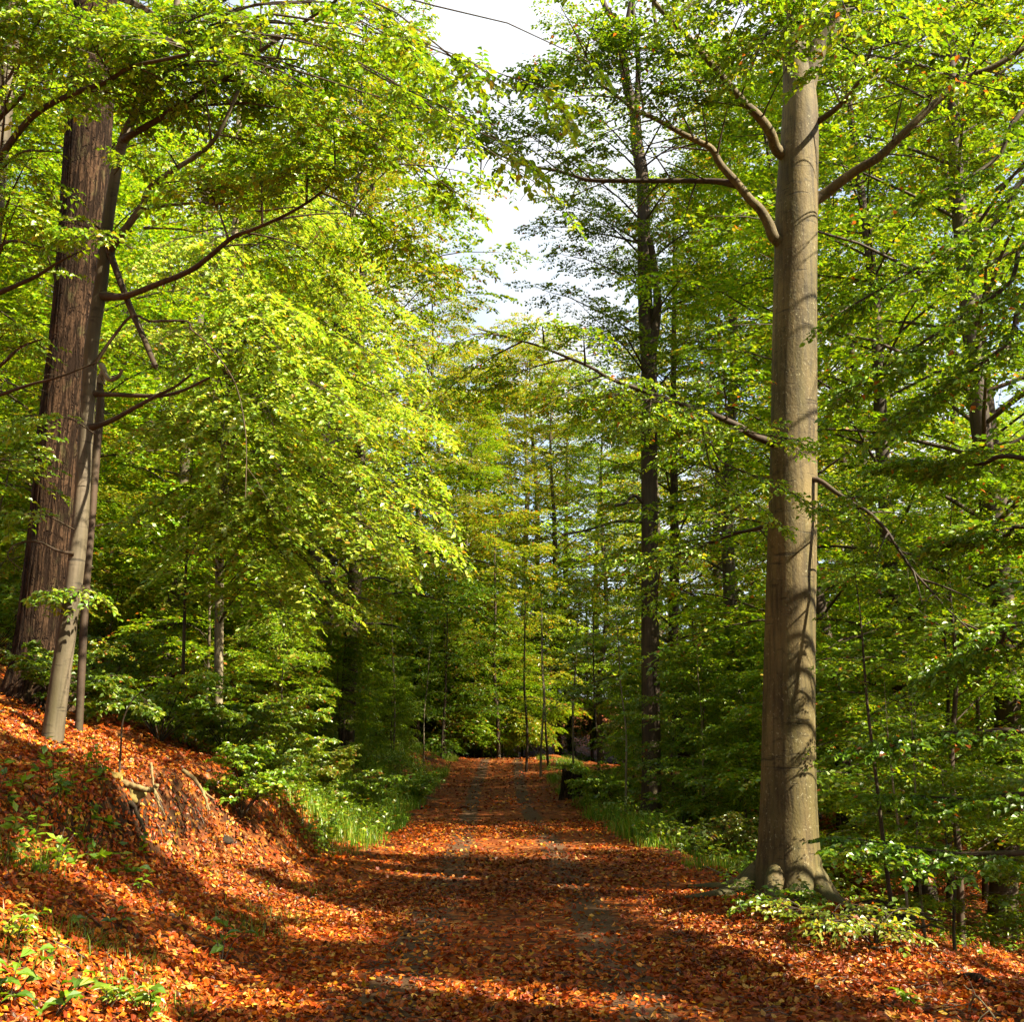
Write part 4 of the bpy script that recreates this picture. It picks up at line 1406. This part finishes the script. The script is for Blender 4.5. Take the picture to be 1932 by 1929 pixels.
mb = MB()
rng = np.random.default_rng(52)
n = 150000
y = rng.uniform(15, 54, n)
side_ = rng.random(n) < .55
x = np.where(side_, xc(y) - 1.9 - rng.uniform(-.1, 5, n), xc(y) + hwR(y) + rng.uniform(-.2, 2.2, n))
cl = noise(x * 1.6, y * 1.6, 0, 5)
k = (rng.random(n) < grassy(x, y) * np.where(x < 0, 1, .6)) & (cl > -.1)
x, y, cl = x[k], y[k], cl[k]
blades(mb, x, y, np.clip(.13 + .15 * cl, .06, .5) * rng.uniform(.5, 1.5, len(x)) * np.where(x < 0, 1.35, 1.0), rng, .007, .6)
for px, py, r, n, h in [(130, 1770, .3, 260, .14), (60, 1800, .3, 200, .14), (230, 1800, .25, 160, .12), (470, 1760, .3, 240, .14), (520, 1740, .3, 160, .12), (330, 1730, .25, 120, .1), (300, 1880, .3, 240, .12), (640, 1610, .35, 300, .16), (590, 1690, .3, 160, .12), (470, 1720, .25, 120, .12), (40, 1640, .3, 220, .22), (150, 1590, .2, 60, .2), (1380, 1640, .35, 200, .2), (1330, 1600, .4, 200, .25), (360, 1640, .3, 100, .12), (620, 1580, .4, 240, .15), (540, 1580, .3, 120, .15), (1560, 1800, .3, 90, .12), (80, 1540, .3, 100, .14), (150, 1530, .3, 100, .14)]:
    c = gpt(px, py)
    a, q = rng.uniform(0, 6.28, n), np.sqrt(rng.random(n)) * r
    n = n // 2
    a, q = a[:n], q[:n]
    blades(mb, c[0] + np.cos(a) * q, c[1] + np.sin(a) * q, h * rng.uniform(.5, 1.3, n), rng, .004, .9, np.array([(.16, .19, .015), (.22, .17, .03), (.10, .17, .01)])[rng.integers(0, 3, n)] * rng.uniform(.7, 1.2, (n, 1)))
o = mb.build('grass', M_GRASS)
tag(o, 'green grass along both verges and in tufts on the bank', 'grass', kind='stuff')

# broad leaved ground cover on the bank
mb = MB()
rng = np.random.default_rng(53)
n = 9000
y = rng.uniform(16, 46, n)
x = np.where(rng.random(n) < .7, xc(y) - 1.9 - rng.uniform(.3, 7, n), xc(y) + hwR(y) + rng.uniform(.2, 5, n))
k = noise(x * 1.2, y * 1.2, 0, 4) > -.25
x, y = x[k], y[k]
ya = rng.uniform(7.8, 10.3, 50)
xa = xc(ya) - 1.9 - rng.uniform(1.3, 2.1, 50)
x, y = np.concatenate([x, xa]), np.concatenate([y, ya])
n = len(x)
b = np.stack([x, y, height(x, y)], -1)
hh = np.where(y < 14, .5, 1) * rng.uniform(.12, .55, n) * np.where(x < 0, 1.2, 1)
t = b + UP * hh[:, None] + rng.normal(0, .06, (n, 3))
mb.tubes(np.stack([b, (b + t) / 2 + rng.normal(0, .015, (n, 3)), t], 1), np.array([[.004, .003, .002]]), 3, (.05, .06, .012))
lf = 10
q = rng.uniform(.3, 1, (n, lf, 1))
lp = (b[:, None] * (1 - q) + t[:, None] * q).reshape(-1, 3)
ld = rng.normal(0, 1, (n * lf, 3)) * [1, 1, .35]
mb.leaves(lp, ld, LIFT + rng.normal(0, .4, (n * lf, 3)), .085 * rng.uniform(.6, 1.3, n * lf), rng.uniform(.4, .65, (n * lf, 1)), colours(rng, 'green', n * lf), 0, False)
o = mb.build('undergrowth', M_LEAF)
tag(o, 'leafy weeds and brambles covering the left bank and right verge', 'undergrowth', kind='stuff')

# ---------------------------------------------------------------- small plants one can pick out
rng = np.random.default_rng(54)


def seedling(px, py, h, nst, lfn, ls, pal, label, name='seedling', spread=.25, wr=.6, droop=.3, group=None):
    b = gpt(px, py)
    t = thing(name, label, 'plant', b, group)
    sm, lm = MB(), MB()
    for s in range(nst):
        a = rng.uniform(0, 6.28)
        e = b + UP * h * rng.uniform(.6, 1.1) + np.array([math.cos(a), math.sin(a), 0]) * spread * rng.uniform(.2, 1)
        Q = catmull(np.array([b - UP * .03, b + (e - b) * .5 + UP * h * .12, e]), 9)
        sm.tubes(Q[None], np.linspace(.005, .0018, 9)[None], 5, (.5, .5, .5))
        n = lfn
        f = np.clip(np.linspace(.35, 1, n) + rng.uniform(-.05, .05, n), 0, 1) * 8
        lp = np.stack([yi(f, np.arange(9), Q[:, c]) for c in range(3)], 1)
        a2 = np.arange(n) * 2.4 + rng.uniform(0, 6)
        ld = np.stack([np.cos(a2), np.sin(a2), rng.uniform(-.2, .5, n) - droop * .5], -1)
        lm.leaves(lp, ld, UP + SUN * .3 + rng.normal(0, .25, (n, 3)), ls * rng.uniform(.7, 1.25, n), wr, colours(rng, pal, n), 0, True, .12, .2)
    sm.build('stem', M_TWIG, t)
    lm.build('foliage', M_LEAF, t)
    return t


def shrub(px, py, h, nb, L, pal, label, ls=.07, name='shrub', Y=None, tw=8):
    sbn, lfn = (4, 6) if tw > 5 else (3, 4)
    b = gpt(px, py) if Y is None else base_at(px, Y)
    t = thing(name, label, 'shrub', b)
    sm, cr = MB(), MB()
    for j in range(nb):
        a = j * 2.4 + rng.uniform(-.4, .4)
        e = b + np.array([math.cos(a), math.sin(a), 0]) * L * rng.uniform(.5, 1.1) + UP * h * rng.uniform(.45, 1.1)
        Bp = bough(b, e, rise=.18, n=8, rng=rng)
        sm.tubes(Bp[None], np.linspace(.009, .003, 8)[None], 5, (.5, .5, .5))
        grow(cr, Bp, rng, pal=pal, tw=tw, tl=.32, sb=sbn, sl=.16, lf=lfn, ls=ls, t0=.25, droop=.2)
    sm.build('stem', M_TWIG, t, smooth=True)
    cr.build('foliage', LEAFM, t)
    return t


seedling(418, 1815, .26, 4, 3, .11, 'green', 'small seedling with broad green leaves in the sunlit litter near the front')
seedling(258, 1695, .24, 2, 4, .085, 'fresh', 'two stemmed bright seedling on the sunny mound')
seedling(155, 1765, .14, 2, 3, .09, 'dark', 'tiny dark seedling in the shadow streak across the mound')
seedling(225, 1760, .14, 2, 3, .085, 'dark', 'low seedling beside the shadow streak, right of the tiny dark one')
seedling(200, 1905, .16, 6, 6, .07, 'fresh', 'low feathery bright green plant at the front of the mound', spread=.3, wr=.35)
seedling(270, 1915, .14, 6, 6, .07, 'fresh', 'low yellow green plant right of the feathery one', spread=.25, wr=.35)
seedling(30, 1780, .18, 5, 6, .08, 'fresh', 'light green plant at the left edge below the mound', spread=.25, wr=.5)
seedling(15, 1900, .26, 5, 5, .10, 'dark', 'dark leafy plant in the bottom left corner', spread=.25)
seedling(95, 1929, .22, 5, 5, .10, 'dark', 'dark leafy plant at the bottom edge next to the corner plant', spread=.25)
seedling(285, 1935, .20, 3, 4, .10, 'dark', 'dark silhouetted leaves at the bottom edge below the mound', spread=.15)
seedling(505, 1700, .22, 1, 5, .05, 'fresh', 'single thin stemmed seedling left of the wheel rut', spread=.05)
seedling(65, 1585, .24, 2, 5, .06, 'fresh', 'little sunlit seedling against the dark cut bank', spread=.12)
seedling(105, 1645, .3, 2, 3, .05, 'fresh', 'thin bare twig seedling on the edge of the mound', spread=.15)
seedling(1403, 1700, .30, 3, 7, .085, 'fresh', 'upright green seedling left of the big beech root', spread=.1, wr=.4)
seedling(1430, 1665, .28, 4, 5, .075, 'green', 'low green plant against the shaded foot of the big beech', spread=.3)
seedling(1365, 1672, .22, 4, 5, .075, 'green', 'small plant on the verge left of the upright seedling', spread=.25)
seedling(1740, 1905, .1, 3, 4, .08, 'fresh', 'pale green weed in the litter on the lower right', spread=.2)
seedling(1850, 1790, .5, 6, 8, .085, 'green', 'leafy green plant near the right edge above the sunlit slope', spread=.5)
seedling(1900, 1800, .5, 6, 8, .085, 'fresh', 'light green plant at the right edge above the sunlit slope', spread=.5)
shrub(1560, 1765, .28, 8, .6, 'yellow', 'yellow green low shrub below the big beech trunk', .06, tw=5)
shrub(1650, 1790, .26, 6, .45, 'yellow', 'low yellowing shrub right of the one below the big beech', .06, tw=5)
shrub(1470, 1735, .24, 6, .4, 'fresh', 'small bright shrub at the foot of the big beech beside the track', .07, tw=5)
shrub(455, 1545, .75, 9, .6, 'fresh', 'light green sapling shrub hanging over the cut bank', .075)
shrub(490, 1500, .75, 8, .6, 'fresh', 'light green shrub on the lip of the cut bank', .075)
shrub(300, 1310, .9, 16, 1.5, 'fresh', 'wide bright green shrub right of the leaning beech foot', .085, Y=15.5, tw=11)
shrub(430, 1330, .9, 14, 1.3, 'green', 'green shrub between the leaning beech and the drooping beech', .085, Y=16.8, tw=10)
shrub(520, 1380, 1.0, 14, 1.2, 'green', 'bushy weed on the bank below the drooping boughs', .08, Y=19, tw=10)
shrub(660, 1390, 1.0, 14, 1.3, 'green', 'dark bushy shrub halfway along the left bank', .085, Y=26, tw=10)
shrub(760, 1420, .9, 14, 1.2, 'green', 'shrub on the left bank next to the bright grass', .09, Y=31, tw=10)
shrub(600, 1350, 1.1, 14, 1.2, 'yellow', 'yellowish shrub at the top of the left bank', .085, Y=25, tw=10)
shrub(1140, 1420, 1.1, 14, 1.0, 'fresh', 'sunny shrub right of the brown stump', .09, Y=29, tw=10)
shrub(1290, 1530, .8, 12, .9, 'green', 'shrub right of the slim forked tree', .085, Y=24, tw=9)
shrub(1350, 1560, .7, 12, .8, 'yellow', 'rusty low shrub on the right verge before the big beech', .08, Y=19, tw=9)
shrub(200, 1190, 1.8, 18, 1.8, 'green', 'tall green bush behind the dead snag', .09, Y=19, tw=11)
shrub(-20, 1240, 1.2, 14, 1.5, 'fresh', 'leafy bush uphill at the left edge behind the oak', .085, Y=20, tw=10)
shrub(110, 1090, .8, 9, .7, 'green', 'leafy sprig bush by the oak trunk', .08, Y=13.3, tw=9)

# bent leafless sapling on the bank
b = gpt(225, 1462)
t = thing('bare_sapling', 'thin bent bare sapling with one leafy tip on the litter bank', 'sapling', b)
Yb = float(b[1])
Q = catmull(np.vstack([b, px_path([(228, 1410), (232, 1360), (250, 1322), (268, 1306), (286, 1292)], Yb, Yb - .1)]), 26)
m = MB()
m.tubes(Q[None], np.linspace(.012, .004, 26)[None], 6, (.5, .5, .5))
e = px_path([(262, 1308), (278, 1330), (292, 1345)], Yb - .05, Yb - .3)
m.tubes(catmull(e, 8)[None], np.linspace(.005, .002, 8)[None], 4, (.5, .5, .5))
m.build('stem', M_BROWN, t, smooth=True)
m = MB()
grow(m, catmull(e, 10), rng, tw=7, tl=.14, sb=3, sl=.08, lf=4, ls=.065, pal='fresh', t0=.2)
m.build('foliage', LEAFM, t)

# ---------------------------------------------------------------- roots, stones, stump, logs, sticks
def root(pts, Y0, Y1, r0, r1, label, material=M_ROOT, name='exposed_root', cat='root', up=.0, forks=0):
    P = px_path(pts, Y0, Y1) + UP * up
    Q = catmull(P, 8 * len(P))
    n = len(Q)
    Q[1:-1] += rng.normal(0, r0 * .12, (n - 2, 3))
    m = MB()
    w = 1 + .12 * np.sin(np.arange(10)[None] * 1.3 + np.arange(n)[:, None] * .35) + rng.normal(0, .04, (n, 10))
    m.tubes(Q[None], np.linspace(r0, r1, n)[None], 10, (.5, .5, .5), wob=w[None], cap=True)
    for k in range(forks):
        i = int(rng.uniform(.3, .8) * n)
        d = nrm(nrm(Q[i] - Q[i - 2]) + rng.normal(0, .6, 3))
        l = np.linalg.norm(Q[-1] - Q[0]) * rng.uniform(.2, .4)
        B = Q[i] + d * l * np.linspace(0, 1, 6)[:, None] + np.cumsum(rng.normal(0, l * .03, (6, 3)), 0)
        m.tubes(B[None], np.linspace(r0 * .5, r1 * .5, 6)[None], 6, (.5, .5, .5))
    o = m.build(name, material, smooth=True, origin=tuple(Q[n // 2]))
    return tag(o, label, cat)


def surf(pts):
    return [(p[0], p[1]) for p in pts]


Yr = float(gpt(245, 1478)[1])
root([(212, 1474), (235, 1479), (262, 1487), (289, 1491), (296, 1480)], Yr - .1, Yr - .25, .034, .022, 'thick pale exposed root lying level at the lip of the cut bank')
root([(225, 1512), (248, 1517), (258, 1535), (268, 1555), (276, 1580)], Yr - .2, Yr - .5, .026, .012, 'curved shaded root sticking out of the cut bank', M_BROWN)
root([(285, 1440), (288, 1470), (296, 1510), (312, 1540)], Yr - .1, Yr - .4, .014, .005, 'thin root hanging down beside the thick pale root', M_ROOT, forks=5)
root([(345, 1455), (365, 1470), (385, 1500), (395, 1530)], Yr + .9, Yr + .6, .026, .01, 'arched root further along the cut bank', M_ROOT, forks=3)
root([(120, 1455), (170, 1468), (215, 1480)], Yr, Yr - .1, .018, .012, 'thin straight stick leading to the pale root', M_BROWN, 'fallen_stick', 'stick')


def rock(px, py, sx, sy, sz, col, label, seed):
    c = gpt(px, py)
    n = 18
    th, ph = np.meshgrid(np.linspace(0, 2 * PI, n * 2, endpoint=False), np.linspace(0.02, PI - .02, n))
    v = np.stack([np.sin(ph) * np.cos(th), np.sin(ph) * np.sin(th), np.cos(ph)], -1).reshape(-1, 3)
    rg = np.random.default_rng(seed)
    f = 1
    for k in range(7):
        a = nrm(rg.normal(0, 1, 3))
        f = f + .09 * np.sin(v @ a * rg.uniform(2, 7) + rg.uniform(0, 6))
    V = v * f[:, None] * [sx, sy, sz] + c + UP * sz * .35
    i = np.arange(n * n * 2).reshape(n, n * 2)
    q = np.stack([i[:-1], np.roll(i, -1, 1)[:-1], np.roll(i, -1, 1)[1:], i[1:]], -1).reshape(-1, 4)[:, ::-1]
    m = MB()
    m.add(V, q, None, np.tile(col, (len(V), 1)))
    o = m.build('stone', M_STONE, smooth=True, origin=tuple(c))
    tag(o, label, 'stone')


rock(217, 1470, .07, .06, .05, (.17, .12, .03), 'rounded mossy stone at the bank lip left of the pale root', 1)
rock(250, 1508, .10, .08, .08, (.19, .14, .04), 'sunlit yellowish stone under the pale root', 2)
rock(150, 1345, .12, .10, .16, (.05, .036, .014), 'dark mossy stone right of the leaning beech foot', 3)
rock(425, 1590, .08, .08, .06, (.025, .017, .01), 'dark stone half buried at the foot of the bank', 4)

# brown stump by the track
b = base_at(1078, 33)
st = thing('tree_stump', 'short brown rotten stump on the right verge before the bend', 'stump', b)
P = b + np.array([[0, 0, -.2], [0, 0, .25], [.02, 0, .55], [.03, .02, .80]])
m, Q = trunk_mesh(P, [.36, .31, .30, .29], 36, 40, .35, .25, 5, 22, .12, 8)
V = m.v[0]
th = np.arange(40)
V[-40:, 2] += .10 * np.sin(th * .5) + .05 * np.sin(th * 1.9)
m.build('trunk', M_OAK, st, smooth=True)
m = MB()
ring = V[-40:] - UP * .03
m.add(np.vstack([ring, ring.mean(0) - UP * .12]), None, [(i, (i + 1) % 40, 40) for i in range(40)], None)
m.build('broken_top', M_BROWN, st)

# rotten log and root plate on the right slope
b = gpt(1652, 1752)
rt = thing('rotten_stump', 'dark uprooted stump with earth on the right slope below the big beech', 'stump', b)
P = b + np.array([[-.30, .15, -.14], [-.15, .1, .02], [.02, .04, .08], [.20, 0, .07]])
m, Q = trunk_mesh(P, [.10, .13, .14, .12], 30, 26, .3, .3, 4, 31, .35, 5)
m.tubes(np.vstack([Q[-1], Q[-1] + [-.05, 0, 0]])[None], np.array([[.12, .01]]), 26, (.5, .5, .5))
m.build('trunk', M_OAK, rt, smooth=True)
m = MB()
for k in range(9):
    a = rng.uniform(0, 6.28)
    B = b + np.array([0, 0, .18]) + np.cumsum(np.vstack([np.zeros(3), np.tile([math.cos(a) * .09, math.sin(a) * .09, -.02], (6, 1)) + rng.normal(0, .025, (6, 3))]), 0)
    m.tubes(B[None], np.linspace(.03, .008, 7)[None], 6, (.5, .5, .5))
m.build('root', M_BROWN, rt, smooth=True)
g1, g2 = gpt(1815, 1845), gpt(1885, 1872)
m = MB()
Q = catmull(np.array([g1 - UP * .02, (g1 + g2) / 2 + UP * .03, g2 - UP * .02]), 24)
m.tubes(Q[None], np.linspace(.045, .03, 24)[None], 14, (.5, .5, .5), wob=(1 + rng.normal(0, .05, (24, 14)))[None], cap=True)
o = m.build('fallen_log', M_OAK, smooth=True, origin=tuple(Q[12]))
tag(o, 'short dark fallen log lying in the litter near the right edge', 'log')


def stick(pxs, r, label, material, lift=.03, forks=3, name='fallen_branch', heights=None):
    P = np.array([gpt(*p) for p in pxs])
    P[:, 2] += lift if heights is None else np.array(heights)
    Q = catmull(P, 8 * len(P))
    m = MB()
    m.tubes(Q[None], np.linspace(r, r * .45, len(Q))[None], 7, (.5, .5, .5), cap=True)
    bare_twigs(m, Q, rng, forks, .3, r * .4, .1, .2)
    o = m.build(name, material, smooth=True, origin=tuple(Q[len(Q) // 2]))
    tag(o, label, 'branch')


stick([(1828, 1925), (1832, 1920), (1845, 1930), (1860, 1938), (1880, 1945)], .009, 'bleached white dead branch propped up in the bottom right corner', M_PALE, forks=6, heights=[0, .06, .14, .12, .06])
stick([(1640, 1800), (1690, 1795), (1750, 1800)], .012, 'thin grey stick on the right slope under the thin stems', M_BROWN)
stick([(1700, 1770), (1760, 1815), (1790, 1840)], .014, 'long dark stick sloping down the right side toward the log', M_BROWN)
stick([(1620, 1690), (1700, 1720), (1800, 1700)], .014, 'grey fallen branch in the deep shade right of the big beech', M_BROWN)
stick([(205, 1290), (240, 1310), (275, 1318)], .02, 'fallen branch on the bank above the bent sapling', M_BROWN, forks=6)
stick([(215, 1265), (270, 1275), (300, 1300)], .025, 'dark fallen branch under the wide bright shrub', M_BROWN, forks=8)
stick([(0, 1348), (60, 1352), (120, 1362)], .012, 'thin grey stick on the leaves by the leaning beech', M_BEECH_Y)
stick([(1330, 1640), (1390, 1665), (1420, 1672)], .01, 'slim stick lying along the right verge', M_PALE, forks=1)
